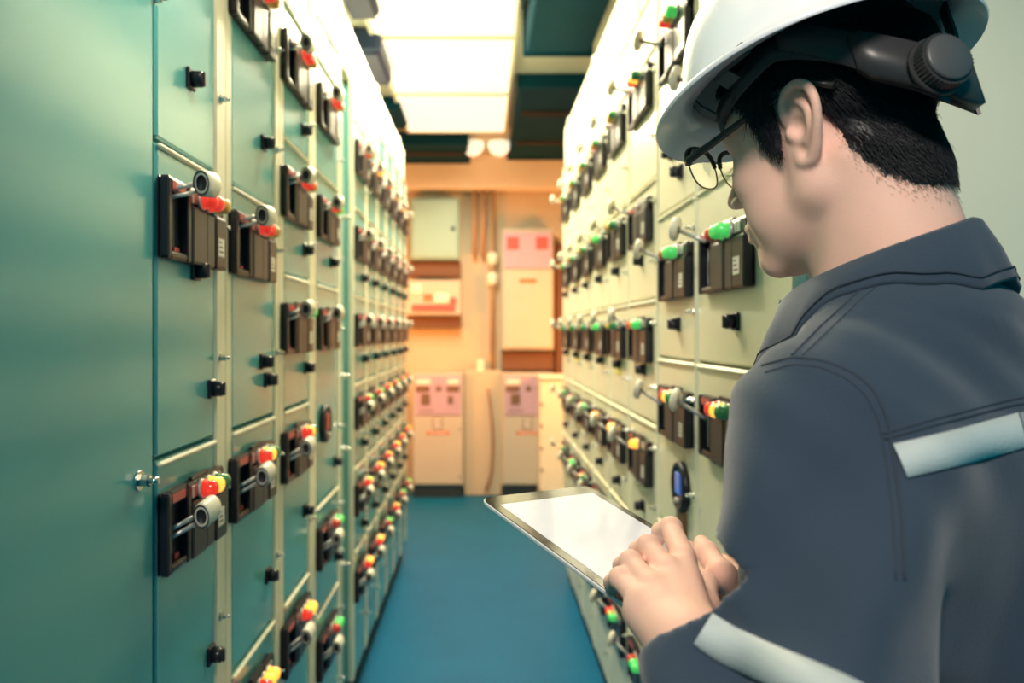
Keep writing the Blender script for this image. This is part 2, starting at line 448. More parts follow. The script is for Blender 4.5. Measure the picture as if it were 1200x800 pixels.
c, w = cabinet('L', 1.378, 1.74, SE, 'third left cabinet, between two wide cream posts, lit amber lamp', 'paint', post=0.038, knobs=((0.08, -0.10), (0.06, 0.40), (0.09, -0.52), (0.05, -0.06)))
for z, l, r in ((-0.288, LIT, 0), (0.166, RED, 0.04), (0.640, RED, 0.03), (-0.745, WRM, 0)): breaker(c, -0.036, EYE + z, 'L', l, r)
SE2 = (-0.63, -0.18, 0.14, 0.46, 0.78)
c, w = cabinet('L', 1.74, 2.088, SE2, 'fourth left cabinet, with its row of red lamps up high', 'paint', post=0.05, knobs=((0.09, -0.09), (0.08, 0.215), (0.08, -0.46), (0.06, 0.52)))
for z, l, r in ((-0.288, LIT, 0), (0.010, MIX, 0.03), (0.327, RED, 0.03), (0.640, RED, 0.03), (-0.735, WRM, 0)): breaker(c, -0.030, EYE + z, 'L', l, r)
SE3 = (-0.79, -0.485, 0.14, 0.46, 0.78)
def round_meter(cab, x, z, face=-0.018, with_bar=False, r=0.055):
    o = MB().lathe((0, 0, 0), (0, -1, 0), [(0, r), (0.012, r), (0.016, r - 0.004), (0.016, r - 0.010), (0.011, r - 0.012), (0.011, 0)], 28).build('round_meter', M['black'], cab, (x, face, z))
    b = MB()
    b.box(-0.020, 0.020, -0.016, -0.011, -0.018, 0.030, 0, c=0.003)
    b.build('meter_window', M['bluescreen'] if with_bar else M['redlab'], o)
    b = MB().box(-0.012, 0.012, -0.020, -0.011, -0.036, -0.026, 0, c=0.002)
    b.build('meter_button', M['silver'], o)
    if with_bar:
        MB().box(-0.030, 0.030, -0.010, 0.0, -0.19, -r + 0.002, 0, c=0.003).build('meter_bar', M['bronze'], o)  # dark bronze upright bar below the dial
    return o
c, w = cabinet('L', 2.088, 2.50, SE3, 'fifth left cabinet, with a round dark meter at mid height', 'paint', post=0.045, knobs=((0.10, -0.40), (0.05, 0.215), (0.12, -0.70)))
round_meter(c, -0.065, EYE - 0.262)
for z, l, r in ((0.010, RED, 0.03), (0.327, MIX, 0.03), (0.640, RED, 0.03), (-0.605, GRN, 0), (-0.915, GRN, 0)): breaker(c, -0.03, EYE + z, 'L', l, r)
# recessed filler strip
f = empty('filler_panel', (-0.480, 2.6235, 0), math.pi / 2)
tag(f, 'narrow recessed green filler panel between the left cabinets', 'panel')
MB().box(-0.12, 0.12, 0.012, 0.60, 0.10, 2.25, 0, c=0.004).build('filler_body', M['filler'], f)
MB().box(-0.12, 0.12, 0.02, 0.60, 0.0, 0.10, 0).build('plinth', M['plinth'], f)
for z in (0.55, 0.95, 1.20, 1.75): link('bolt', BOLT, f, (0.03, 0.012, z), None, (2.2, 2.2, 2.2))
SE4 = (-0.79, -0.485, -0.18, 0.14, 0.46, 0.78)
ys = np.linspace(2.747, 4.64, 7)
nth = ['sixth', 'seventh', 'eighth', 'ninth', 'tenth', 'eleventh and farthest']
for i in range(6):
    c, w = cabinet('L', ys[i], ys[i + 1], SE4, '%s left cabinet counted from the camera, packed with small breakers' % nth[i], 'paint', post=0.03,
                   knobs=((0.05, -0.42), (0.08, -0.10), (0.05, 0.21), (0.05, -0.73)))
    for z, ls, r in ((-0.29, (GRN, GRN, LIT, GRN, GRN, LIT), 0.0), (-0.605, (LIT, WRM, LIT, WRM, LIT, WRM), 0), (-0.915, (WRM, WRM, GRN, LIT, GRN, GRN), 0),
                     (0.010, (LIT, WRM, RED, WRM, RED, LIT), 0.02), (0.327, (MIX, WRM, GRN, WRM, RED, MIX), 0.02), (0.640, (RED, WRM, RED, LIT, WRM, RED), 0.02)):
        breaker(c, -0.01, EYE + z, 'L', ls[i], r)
t = empty('cable_trunking', (-0.470, 2.1, 2.25))
tag(t, 'cream cable trunking running along the top of the left row', 'trunking')
MB().box(-0.50, 0.0, -2.5, 2.54, 0.002, 0.20, 0, c=0.006).build('trunking_body', M['post'], t)
for k in range(6): MB().box(-0.51, 0.006, -2.3 + k * 0.9, -2.26 + k * 0.9, 0.002, 0.206, 0, c=0.003).build('joint_cover', M['beam'], t)

# ------------------------------------------------------------------ right row
SR = (-0.79, -0.46, -0.06, 0.29, 0.62)
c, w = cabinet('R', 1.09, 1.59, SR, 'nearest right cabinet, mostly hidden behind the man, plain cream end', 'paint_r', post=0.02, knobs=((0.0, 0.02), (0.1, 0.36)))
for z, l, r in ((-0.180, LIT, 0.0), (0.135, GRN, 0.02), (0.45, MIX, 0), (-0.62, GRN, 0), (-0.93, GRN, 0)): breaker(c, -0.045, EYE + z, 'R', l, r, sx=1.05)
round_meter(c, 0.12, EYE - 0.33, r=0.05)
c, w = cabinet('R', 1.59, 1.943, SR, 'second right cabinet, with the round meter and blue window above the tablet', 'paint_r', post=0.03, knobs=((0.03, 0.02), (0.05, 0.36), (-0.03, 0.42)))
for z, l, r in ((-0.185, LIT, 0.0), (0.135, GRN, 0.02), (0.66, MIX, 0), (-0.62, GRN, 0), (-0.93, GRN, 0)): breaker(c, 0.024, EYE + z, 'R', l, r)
round_meter(c, 0.072, EYE - 0.338, with_bar=True)
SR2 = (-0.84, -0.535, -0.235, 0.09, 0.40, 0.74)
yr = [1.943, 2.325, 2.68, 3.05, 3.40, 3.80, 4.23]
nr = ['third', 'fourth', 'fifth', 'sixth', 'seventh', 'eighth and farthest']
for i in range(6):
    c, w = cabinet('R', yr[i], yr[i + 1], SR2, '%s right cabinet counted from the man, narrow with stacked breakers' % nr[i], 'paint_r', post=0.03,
                   knobs=((0.02, -0.475), (0.03, -0.10), (0.0, 0.20)))
    ONE = (None, 'amber', None)
    for z, ls, r in ((-0.345, (ONE, ONE, ONE, GRN, OFF, MIX), 0.0), (-0.64, (OFF, GRN, WHT, OFF, GRN, WHT), 0), (-0.945, (GRN, MIX, GRN, OFF, WHT, GRN), 0),
                     (-0.020, (MIX, WHT, GRN, WHT, OFF, WHT), 0.02), (0.300, (('', '', ''), WHT, GRN, WHT, OFF, WHT), 0.02), (0.650, (LIT, WHT, OFF, WHT, WHT, WHT), 0.02)):
        breaker(c, 0.005, EYE + z, 'R', ls[i], r)
    if i in (1, 4):
        MB().box(-0.05, 0.05, -0.020, -0.018, EYE + 0.00 - 0.135, EYE - 0.095, 0).build('tag_label', M['yellow'], c)
t = empty('cable_trunking', (0.453, 2.6, 2.25))
tag(t, 'cream cable trunking running along the top of the right row', 'trunking')
MB().box(0.0, 0.50, -1.5, 1.62, 0.002, 0.22, 0, c=0.006).build('trunking_body', M['post'], t)
for k in range(4): MB().box(-0.006, 0.51, -1.3 + k * 0.9, -1.26 + k * 0.9, 0.002, 0.226, 0, c=0.003).build('joint_cover', M['beam'], t)

# ------------------------------------------------------------------ back wall equipment
def R(px0, px1, py0, py1, Y):
    a = PX(px0, py1, Y); b = PX(px1, py0, Y)
    return a.x, b.x, a.z, b.z
def feeder(px0, px1, label, full=True):
    Y = 6.28
    x0, x1, z0, z1 = R(px0, px1, 437, 570, Y)
    cx = (x0 + x1) / 2; hw = (x1 - x0) / 2
    z0 = 0.10
    t = empty('feeder_enclosure', (cx, Y, 0)); tag(t, label, 'enclosure', 'floor enclosures by the back wall')
    MB().box(-hw, hw, 0, YB - Y - 0.01, z0, z1, 0, c=0.008).build('body', M['boxgrey'], t)
    MB().box(-hw + 0.01, hw - 0.01, 0.02, YB - Y - 0.01, 0, z0, 0).build('plinth', M['plinth'], t)
    MB().box(-hw + 0.012, hw - 0.012, -0.010, 0, z0 + 0.015, z1 - 0.36, 0, c=0.004).build('door', M['boxgrey'], t)
    p = MB().box(-hw + 0.025, hw - 0.020, -0.012, 0, z1 - 0.345, z1 - 0.020, 0, c=0.004).build('control_panel', M['lav'], t)
    u = 2 * hw
    for (a, b, e, g, m) in ((0.08, 0.36, 0.03, 0.075, 'white'), (0.08, 0.34, 0.085, 0.13, 'inkd'), (0.18, 0.35, 0.15, 0.235, 'inkd'),
                            (0.47, 0.57, 0.085, 0.125, 'inkd'), (0.68, 0.92, 0.03, 0.075, 'white'), (0.68, 0.92, 0.085, 0.13, 'inkd'), (0.70, 0.80, 0.165, 0.23, 'inkd')):
        MB().box(-hw + a * u, -hw + b * u, -0.022, -0.011, z1 - 0.02 - g, z1 - 0.02 - e, 0, c=0.003).build('display' if m == 'white' else 'selector', M[m], p)
    for k in range(6):
        MB().box(-hw + 0.06 + k * 0.02, -hw + 0.072 + k * 0.02, -0.0135, -0.012, z1 - 0.315, z1 - 0.302).build('marking', M['inkd'], p)
    # pictogram plate: dark outline square with a hooked stroke, and the red strip below
    zc = z1 - 0.415
    s = MB().box(-0.042, 0.042, -0.013, -0.010, zc - 0.050, zc + 0.050, 0, c=0.001).build('warning_plate', M['inkd'], t)
    MB().box(-0.033, 0.033, -0.0145, -0.013, zc - 0.041, zc + 0.041).build('plate_field', M['white'], s)
    b = MB()
    b.box(-0.026, 0.026, -0.016, -0.0145, zc + 0.016, zc + 0.026); b.box(-0.026, -0.018, -0.016, -0.0145, zc - 0.034, zc + 0.016)
    b.box(0.016, 0.026, -0.016, -0.0145, zc - 0.034, zc + 0.016); b.box(-0.018, 0.004, -0.016, -0.0145, zc - 0.036, zc - 0.028)
    b.box(-0.002, 0.005, -0.016, -0.0145, zc - 0.028, zc + 0.004)
    b.build('plate_symbol', M['inkd'], s)
    s = MB().box(-0.090, 0.090, -0.013, -0.010, zc - 0.088, zc - 0.060, 0, c=0.001).build('name_strip', M['sign'], t)
    b = MB()
    for k in range(9):
        b.box(-0.066 + k * 0.015, -0.057 + k * 0.015, -0.0145, -0.013, zc - 0.080, zc - 0.068)
    b.build('strip_lettering', M['white'], s)
    for zz in (0.18, z1 - 0.46): link('bolt', BOLT, t, (hw - 0.03, -0.010, zz))
    return t
feeder(483, 543, 'left floor enclosure with lavender control panel on the back wall')
feeder(588, 648, 'right floor enclosure with lavender control panel, half behind the pale cabinet')
# pale cabinet standing end-on at the right
x0, x1, z0, z1 = R(633, 690, 440, 575, 5.95)
t = empty('pale_cabinet', ((x0 + x1) / 2, 5.95, 0)); tag(t, 'pale low cabinet at the right end, in front of the right enclosure', 'cabinet')
hw = (x1 - x0) / 2
MB().box(-hw, hw, 0, 0.30, 0.0, z1 - 0.03, 0, c=0.008).build('body', M['paint_r'], t)
MB().box(-hw - 0.01, hw + 0.01, -0.02, 0.31, z1 - 0.03, z1, 0, c=0.006).build('top_plate', M['beam'], t)
for k in range(5): link('bolt', BOLT, t, (-hw + 0.012, 0, 0.12 + 0.17 * k), None, (1.5, 1.5, 1.5))
MB().box(0.03, 0.085, -0.006, 0, z1 - 0.22, z1 - 0.11, 0, c=0.002).build('name_strip', M['redlab'], t)
MB().box(-0.02, 0.14, -0.006, 0, z1 - 0.34, z1 - 0.24, 0, c=0.002).build('tag_label', M['yellow'], t)
# pilaster between the enclosures
x0, x1, z0, z1 = R(544, 588, 437, 576, 6.40)
tag(MB().box(x0, x1, 6.36, YB, 0, z1 + 0.02, 0, c=0.01).build('trim_2', M['wall']), kind='structure', label='low plaster pilaster between the two enclosures')
# conduits
for i, px in enumerate((556, 566, 577)):
    x = (px - VX) * 6.48 / F
    t = empty('conduit_pipe', (x, 6.50, 0)); tag(t, 'upright brown conduit pipe on the back wall, %s of three' % ('left', 'middle', 'right')[i], 'pipe', 'conduits on the back wall')
    zb = 1.35 - (455 - VY) * 6.5 / F if i == 2 else 1.35 - (300 - VY) * 6.5 / F
    MB().cyl((0, 0, zb), (0, 0, 2.55), 0.022, 12).build('pipe', M['pipe'], t)
    for z in (1.97, 1.2 + 0.3 * i):
        if z > zb:
            MB().lathe((0, 0, z - 0.05), (0, 0, 1), [(0, 0.03), (0.02, 0.045), (0.09, 0.045), (0.11, 0.03)], 14).build('coupling', M['beam'], t)
p = PX(563, 433, 6.42)
t = empty('junction_box', (p.x, p.y, p.z)); tag(t, 'small pale junction box on the wall between the enclosures', 'box')
MB().box(-0.03, 0.03, -0.03, 0.12, -0.08, 0.08, 0, c=0.006).build('box_body', M['beam'], t)
MB().box(-0.14, 0.15, 0.0, 0.05, -0.17, -0.14, 0, c=0.006).build('bracket', M['beam'], t)
MB().box(-0.09, 0.15, 0.0, 0.05, -0.34, -0.17, 0, c=0.006).build('cover', M['pipe'], t)
pts = []
for k in range(22):
    u = k / 21; py = 455 + u * 120
    px = 574 + 5 * math.sin(u * 3.0 + 0.2) - 6 * max(0, u - 0.85) * 5 - 3 * (1 - u)
    pts.append(PX(px, py, 6.33))
tag(MB().tube(pts, 0.010, 8).build('hanging_cable', M['cable']), 'thin brown cable hanging down the pilaster to the floor', 'cable')
# upper left grey panel, strip for the shelf shade, instrument
def wallbox(name, label, cat, px0, px1, py0, py1, Y, m, c=0.008):
    x0, x1, z0, z1 = R(px0, px1, py0, py1, Y)
    t = empty(name, ((x0 + x1) / 2, Y, z0)); tag(t, label, cat)
    hw, h = (x1 - x0) / 2, z1 - z0
    MB().box(-hw, hw, 0, YB - Y - 0.005, 0, h, 0, c=c).build('body', M[m], t)
    return t, hw, h
t, hw, h = wallbox('wall_enclosure', 'blue grey wall enclosure high on the left of the back wall', 'enclosure', 481, 538, 232, 304, 6.38, 'filler')
MB().box(-hw + 0.02, hw - 0.02, -0.012, 0, 0.02, h - 0.02, 0, c=0.004).build('door', M['filler'], t)
link('lock_knob', KNOB, t, (hw - 0.05, -0.012, h / 2))
t, hw, h = wallbox('brown_strip', 'brown strip for the shelf shade under the blue grey enclosure', 'rail', 479, 540, 306, 324, 6.46, 'brown')  # brown box set where the shelf's shadow falls
MB().box(-hw, hw, -0.02, 0, 0, 0.02, 0, c=0.004).build('strip_lip', M['brown'], t)
t, hw, h = wallbox('instrument_panel', 'cream instrument panel with red displays on the left of the back wall', 'instrument', 476, 540, 328, 369, 6.36, 'boxgrey')
for (a, b, e, g, m, n) in ((0.10, 0.28, 0.62, 0.88, 'beam', 'display'), (0.10, 0.90, 0.10, 0.30, 'redlab', 'display'), (0.52, 0.78, 0.36, 0.62, 'beam', 'display'), (0.32, 0.48, 0.40, 0.60, 'sign', 'selector'), (0.80, 0.92, 0.32, 0.5, 'redlab', 'selector')):
    MB().box(-hw + a * 2 * hw, -hw + b * 2 * hw, -0.014, 0, e * h, g * h, 0, c=0.003).build(n, M[m], t)
t, hw, h = wallbox('brown_strip', 'brown strip for the shade under the instrument panel', 'rail', 476, 540, 371, 384, 6.46, 'brown')  # shade below the instrument panel, built as a brown box
MB().box(-hw, hw, -0.02, 0, 0, 0.02, 0, c=0.004).build('strip_lip', M['brown'], t)
t, hw, h = wallbox('wall_enclosure', 'tall enclosure with lavender head on the right of the back wall', 'enclosure', 588, 649, 268, 410, 6.36, 'boxgrey')
MB().box(-hw + 0.015, hw - 0.015, -0.012, 0, 0.02, h - 0.34, 0, c=0.004).build('door', M['boxgrey'], t)
p = MB().box(-hw + 0.015, hw - 0.015, -0.014, 0, h - 0.33, h - 0.03, 0, c=0.004).build('control_panel', M['lav'], t)
for a, b in ((0.10, 0.32), (0.66, 0.88)):
    MB().box(-hw + a * 2 * hw, -hw + b * 2 * hw, -0.024, -0.012, h - 0.17, h - 0.07, 0, c=0.003).build('display', M['redlab'], p)
MB().box(-0.07, 0.07, -0.014, -0.012, h - 0.45, h - 0.415).build('name_strip', M['sign'], t)
t, hw, h = wallbox('brown_strip', 'brown strip for the shade gap under the tall enclosure', 'rail', 588, 649, 412, 433, 6.46, 'brown')  # shadowed gap below the enclosure, filled with a brown box
MB().box(-hw, hw, -0.02, 0, 0, 0.02, 0, c=0.004).build('strip_lip', M['brown'], t)
t, hw, h = wallbox('brown_strip', 'upright brown cable channel at the right end of the back wall', 'rail', 651, 661, 285, 440, 6.46, 'brown')
MB().box(-hw, -hw + 0.015, -0.02, 0, 0, h, 0, c=0.004).build('strip_lip', M['brown'], t)

# ================================================================== the man with the tablet
def nrm(v):
    v = np.asarray(v, float); return v / np.linalg.norm(v)
HO = np.array((0.352, 0.775, 1.549))                       # middle of the head at ear height
HF = nrm((-0.6245, 0.7554, -0.1986)); HL = nrm((-0.7523, -0.6501, -0.1072)); HU = np.cross(HF, HL)
HA = np.stack([HF, HL, HU])                                 # rows: forward, left, up of the head
def hp(f, l, u):
    return HO + f * HF + l * HL + u * HU
BF = nrm((-0.64, 0.77, 0)); BL = nrm((-0.77, -0.64, 0)); BU = np.array((0, 0, 1.0)); BA = np.stack([BF, BL, BU])
NB = np.array((0.398, 0.715, 1.40))                         # base of the neck
def bp(f, l, z, o=NB):
    return np.array((o[0], o[1], 0)) + f * BF + l * BL + z * BU

class Grid:
    """signed distance field on a rectilinear grid, polygonised with surface nets"""
    def __init__(s, ax, ay, az):
        s.a = [np.asarray(v, np.float32) for v in (ax, ay, az)]
        s.g = np.full([len(v) for v in s.a], 1.0, np.float32)
    def _sl(s, lo, hi):
        sl = []
        for a, l, h in zip(s.a, lo, hi):
            i0 = max(0, int(np.searchsorted(a, l)) - 1); i1 = min(len(a), int(np.searchsorted(a, h)) + 1)
            sl.append(slice(i0, i1))
        return tuple(sl)
    def _pts(s, sl):
        return (s.a[0][sl[0]][:, None, None], s.a[1][sl[1]][None, :, None], s.a[2][sl[2]][None, None, :])
    def op(s, lo, hi, fn, k=0.0, sub=False):
        m = 0.03 + k
        sl = s._sl(np.asarray(lo) - m, np.asarray(hi) + m)
        if any(q.stop - q.start < 2 for q in sl): return
        x, y, z = s._pts(sl)
        d = fn(x, y, z).astype(np.float32); a = s.g[sl]
        if sub:
            d = -d
            if k > 0:
                h = np.maximum(k - np.abs(a - d), 0) / k
                s.g[sl] = np.maximum(a, d) + h * h * k * 0.25
            else: s.g[sl] = np.maximum(a, d)
        else:
            if k > 0:
                h = np.maximum(k - np.abs(a - d), 0) / k
                s.g[sl] = np.minimum(a, d) - h * h * k * 0.25
            else: s.g[sl] = np.minimum(a, d)
    def cone(s, a, b, r0, r1, k=0.01, sub=False):
        a = np.asarray(a, float); b = np.asarray(b, float); ba = b - a; L = max(float(ba @ ba), 1e-9); r = max(r0, r1)
        def fn(x, y, z):
            px, py, pz = x - a[0], y - a[1], z - a[2]
            t = np.clip((px * ba[0] + py * ba[1] + pz * ba[2]) / L, 0, 1)
            return np.sqrt((px - t * ba[0]) ** 2 + (py - t * ba[1]) ** 2 + (pz - t * ba[2]) ** 2) - (r0 + (r1 - r0) * t)
        s.op(np.minimum(a, b) - r, np.maximum(a, b) + r, fn, k, sub)
    def ell(s, c, r, A=np.eye(3), k=0.01, sub=False):
        c = np.asarray(c, float); R = max(r)
        def fn(x, y, z):
            px, py, pz = x - c[0], y - c[1], z - c[2]
            q = [px * A[i][0] + py * A[i][1] + pz * A[i][2] for i in range(3)]
            k0 = np.sqrt(sum((q[i] / r[i]) ** 2 for i in range(3))); k1 = np.sqrt(sum((q[i] / r[i] ** 2) ** 2 for i in range(3)))
            return k0 * (k0 - 1) / np.maximum(k1, 1e-6)
        s.op(c - R, c + R, fn, k, sub)
    def chain(s, P, Rr, k=0.01):
        for i in range(len(P) - 1): s.cone(P[i], P[i + 1], Rr[i], Rr[i + 1], k)
    def rope(s, P, Rr, k=0.005, n=5):
        """one smooth tube through the points"""
        P = [np.asarray(p, float) for p in P]; Q = []; W = []
        for i in range(len(P) - 1):
            a, b, c, d = P[max(i - 1, 0)], P[i], P[i + 1], P[min(i + 2, len(P) - 1)]
            for t in np.arange(n) / n:
                Q.append(0.5 * (2 * b + (c - a) * t + (2 * a - 5 * b + 4 * c - d) * t * t + (3 * b - a - 3 * c + d) * t ** 3)); W.append(Rr[i] + (Rr[i + 1] - Rr[i]) * t)
        Q.append(P[-1]); W.append(Rr[-1])
        def fn(x, y, z):
            D = None
            for a, b, r0, r1 in zip(Q[:-1], Q[1:], W[:-1], W[1:]):
                ba = b - a; L = max(float(ba @ ba), 1e-9); px, py, pz = x - a[0], y - a[1], z - a[2]
                t = np.clip((px * ba[0] + py * ba[1] + pz * ba[2]) / L, 0, 1)
                e = np.sqrt((px - t * ba[0]) ** 2 + (py - t * ba[1]) ** 2 + (pz - t * ba[2]) ** 2) - (r0 + (r1 - r0) * t)
                D = e if D is None else np.minimum(D, e)
            return D
        r = max(Rr); s.op(np.min(Q, 0) - r, np.max(Q, 0) + r, fn, k)
    def displace(s, lo, hi, fn):
        sl = s._sl(lo, hi); x, y, z = s._pts(sl)
        s.g[sl] += fn(x, y, z).astype(np.float32)
    def nets(s):
        G = s.g; ins = G < 0
        nx, ny, nz = G.shape
        c = np.zeros((nx - 1, ny - 1, nz - 1), np.uint8)
        for i in (0, 1):
            for j in (0, 1):
                for k in (0, 1):
                    c += ins[i:nx - 1 + i, j:ny - 1 + j, k:nz - 1 + k]
        I, J, K = np.nonzero((c > 0) & (c < 8))
        vid = np.full(c.shape, -1, np.int32); vid[I, J, K] = np.arange(len(I))
        acc = np.zeros((len(I), 3)); cnt = np.zeros(len(I))
        cr = [(0, 0, 0), (1, 0, 0), (0, 1, 0), (1, 1, 0), (0, 0, 1), (1, 0, 1), (0, 1, 1), (1, 1, 1)]
        for p in range(8):
            for ax in range(3):
                o = cr[p]
                if o[ax]: continue
                q = list(o); q[ax] = 1
                ga = G[I + o[0], J + o[1], K + o[2]].astype(float); gb = G[I + q[0], J + q[1], K + q[2]].astype(float)
                m = (ga < 0) != (gb < 0)
                t = np.where(m, ga / np.where(ga == gb, 1, ga - gb), 0)
                pa = np.stack([s.a[0][I + o[0]], s.a[1][J + o[1]], s.a[2][K + o[2]]], 1); pb = np.stack([s.a[0][I + q[0]], s.a[1][J + q[1]], s.a[2][K + q[2]]], 1)
                acc += np.where(m[:, None], pa + (pb - pa) * t[:, None], 0); cnt += m
        V = acc / np.maximum(cnt, 1)[:, None]
        Fs = []
        for ax in range(3):
            sl0 = [slice(None)] * 3; sl1 = [slice(None)] * 3
            sl0[ax] = slice(0, -1); sl1[ax] = slice(1, None)
            a0 = ins[tuple(sl0)]; a1 = ins[tuple(sl1)]
            E = np.nonzero(a0 != a1); fl = a0[E]
            b, d = [(1, 2), (2, 0), (0, 1)][ax]
            E = [e.copy() for e in E]
            ok = (E[b] > 0) & (E[d] > 0) & (E[b] < G.shape[b] - 1) & (E[d] < G.shape[d] - 1)
            E = [e[ok] for e in E]; fl = fl[ok]
            def cell(db, dd):
                e = [q.copy() for q in E]; e[b] = e[b] - db; e[d] = e[d] - dd
                return vid[e[0], e[1], e[2]]
            q = np.stack([cell(1, 1), cell(0, 1), cell(0, 0), cell(1, 0)], 1)
            q[~fl] = q[~fl][:, ::-1]
            Fs.append(q)
        return V, np.concatenate(Fs)

def np_mesh(name, V, Q, mats, smooth_it=0):
    if smooth_it:
        e = np.concatenate([Q[:, [i, (i + 1) % 4]] for i in range(4)])
        for _ in range(smooth_it):
            acc = np.zeros_like(V); cnt = np.zeros(len(V))
            for d in range(3):
                acc[:, d] = np.bincount(e[:, 0], V[e[:, 1], d], len(V)) + np.bincount(e[:, 1], V[e[:, 0], d], len(V))
            cnt = np.bincount(e[:, 0], minlength=len(V)) + np.bincount(e[:, 1], minlength=len(V))
            V = V * 0.5 + 0.5 * acc / np.maximum(cnt, 1)[:, None]
    me = bpy.data.meshes.new(name)
    me.vertices.add(len(V)); me.vertices.foreach_set('co', V.astype(np.float32).ravel())
    me.loops.add(len(Q) * 4); me.loops.foreach_set('vertex_index', Q.astype(np.int32).ravel())
    me.polygons.add(len(Q)); me.polygons.foreach_set('loop_start', np.arange(0, len(Q) * 4, 4, dtype=np.int32))
    for m in mats: me.materials.append(m)
    me.update(calc_edges=True)
    me.polygons.foreach_set('use_smooth', np.ones(len(Q), bool))
    me.validate()
    return me

# ---- materials of the man and his things
M['skin'] = mat('skin', (0.85, 0.52, 0.41), 0.62, spec=0.35, var=0.07, vscale=22, bump=0.10, bscale=420, sss=0.25, sss_col=(0.012, 0.005, 0.003))
M['hair'] = mat('hair_black', (0.010, 0.012, 0.016), 0.5, var=0.3, vscale=40)
M['cloth'] = mat('coverall_navy', (0.026, 0.047, 0.078), 0.85, var=0.10, vscale=9, bump=0.35, bscale=900, sheen=0.25)
M['stitch'] = mat('stitch_navy', (0.030, 0.042, 0.062), 0.8)
M['reflect'] = mat('reflective_tape', (0.52, 0.58, 0.57), 0.45, var=0.05, vscale=60, bump=0.2, bscale=500)
M['tape2'] = mat('reflective_tape_edge', (0.27, 0.32, 0.33), 0.5)
M['hat'] = mat('hard_hat_white', (0.90, 0.91, 0.93), 0.28, var=0.015, coat=0.4)
M['band'] = mat('headband_charcoal', (0.035, 0.036, 0.038), 0.38, var=0.1)
M['band2'] = mat('ratchet_grey', (0.075, 0.078, 0.082), 0.40, var=0.1)
M['frame_b'] = mat('spectacle_black', (0.035, 0.030, 0.028), 0.30)
M['rim'] = mat('spectacle_rim_gold', (0.40, 0.30, 0.16), 0.25, metal=1.0)
M['glass'] = mat('spectacle_lens', (0.95, 0.95, 0.92), 0.0, transmission=1.0, ior=1.01, var=0.0)
M['alu'] = mat('tablet_white_shell', (0.86, 0.85, 0.82), 0.28, metal=0.0, var=0.02)
M['bezel'] = mat('tablet_black_glass', (0.030, 0.022, 0.010), 0.10, coat=0.8)
M['screen'] = mat('tablet_screen', (0.66, 0.66, 0.71), 0.12, var=0.08, vscale=30, emit=(0.90, 0.89, 0.95), estr=0.22, coat=0.5)
M['shoe'] = mat('boot_black', (0.02, 0.02, 0.022), 0.5)

# ---- tablet (frame first, the hands need its plane)
TA, TB, TD = np.array(PX(562, 583, 0.85)), np.array(PX(693, 568, 0.96)), np.array(PX(735, 710, 0.68))
e1 = nrm(TD - TA); e2 = TB - TA; e2 = nrm(e2 - e1 * (e2 @ e1)); TN = np.cross(e1, e2)
if TN[2] < 0: TN = -TN
TL, TW = 0.236, 0.172
TC = TA + e1 * TL / 2 + e2 * TW / 2
def ray(px, py, h):
    """point seen at a pixel, h metres above the tablet's plane"""
    d = np.array(((px - VX) / F, 1.0, -(py - VY) / F)); o = np.array((0, 0, EYE))
    t = ((TA - o) @ TN + h) / (d @ TN)
    return o + d * t
tm = Matrix(((e1[0], e2[0], TN[0], TC[0]), (e1[1], e2[1], TN[1], TC[1]), (e1[2], e2[2], TN[2], TC[2]), (0, 0, 0, 1)))
if tm.to_3x3().determinant() < 0:
    tm = Matrix(((e1[0], -e2[0], TN[0], TC[0]), (e1[1], -e2[1], TN[1], TC[1]), (e1[2], -e2[2], TN[2], TC[2]), (0, 0, 0, 1)))
def rrect(hx, hy, r, n=6):
    P = []
    for sx, sy, a0 in ((1, 1, 0), (-1, 1, 90), (-1, -1, 180), (1, -1, 270)):
        for k in range(n + 1):
            a = math.radians(a0 + 90 * k / n)
            P.append((sx * (hx - r) + r * math.cos(a), sy * (hy - r) + r * math.sin(a)))
    return P
def slab(hx, hy, r, prof, mi=0):
    b = MB(); rg = []
    for z, ins in prof:
        rg.append([(x, y, z) for x, y in rrect(hx - ins, hy - ins, max(r - ins, 0.001))])
    return b.rings(rg, mi, smooth=False)
tablet = empty('tablet'); tablet.matrix_world = tm
tag(tablet, 'thin tablet computer with black bezel and glowing white screen in his hands', 'tablet')
slab(TL / 2, TW / 2, 0.012, [(-0.0075, 0.010), (-0.0068, 0.004), (-0.0045, 0.0010), (-0.0015, 0), (-0.0005, 0.0006)]).build('back_shell', M['alu'], tablet)
slab(TL / 2 - 0.0012, TW / 2 - 0.0012, 0.011, [(-0.0006, 0), (0.0002, 0.0002)]).build('bezel', M['bezel'], tablet)
slab(TL / 2 - 0.021, TW / 2 - 0.013, 0.001, [(0.0001, 0), (0.0006, 0.0001)]).build('screen', M['screen'], tablet)
MB().lathe((TL / 2 - 0.010, 0, 0.0), (0, 0, 1), [(0, 0.006), (0.0005, 0.006)], 20).build('home_button', M['black2'], tablet)

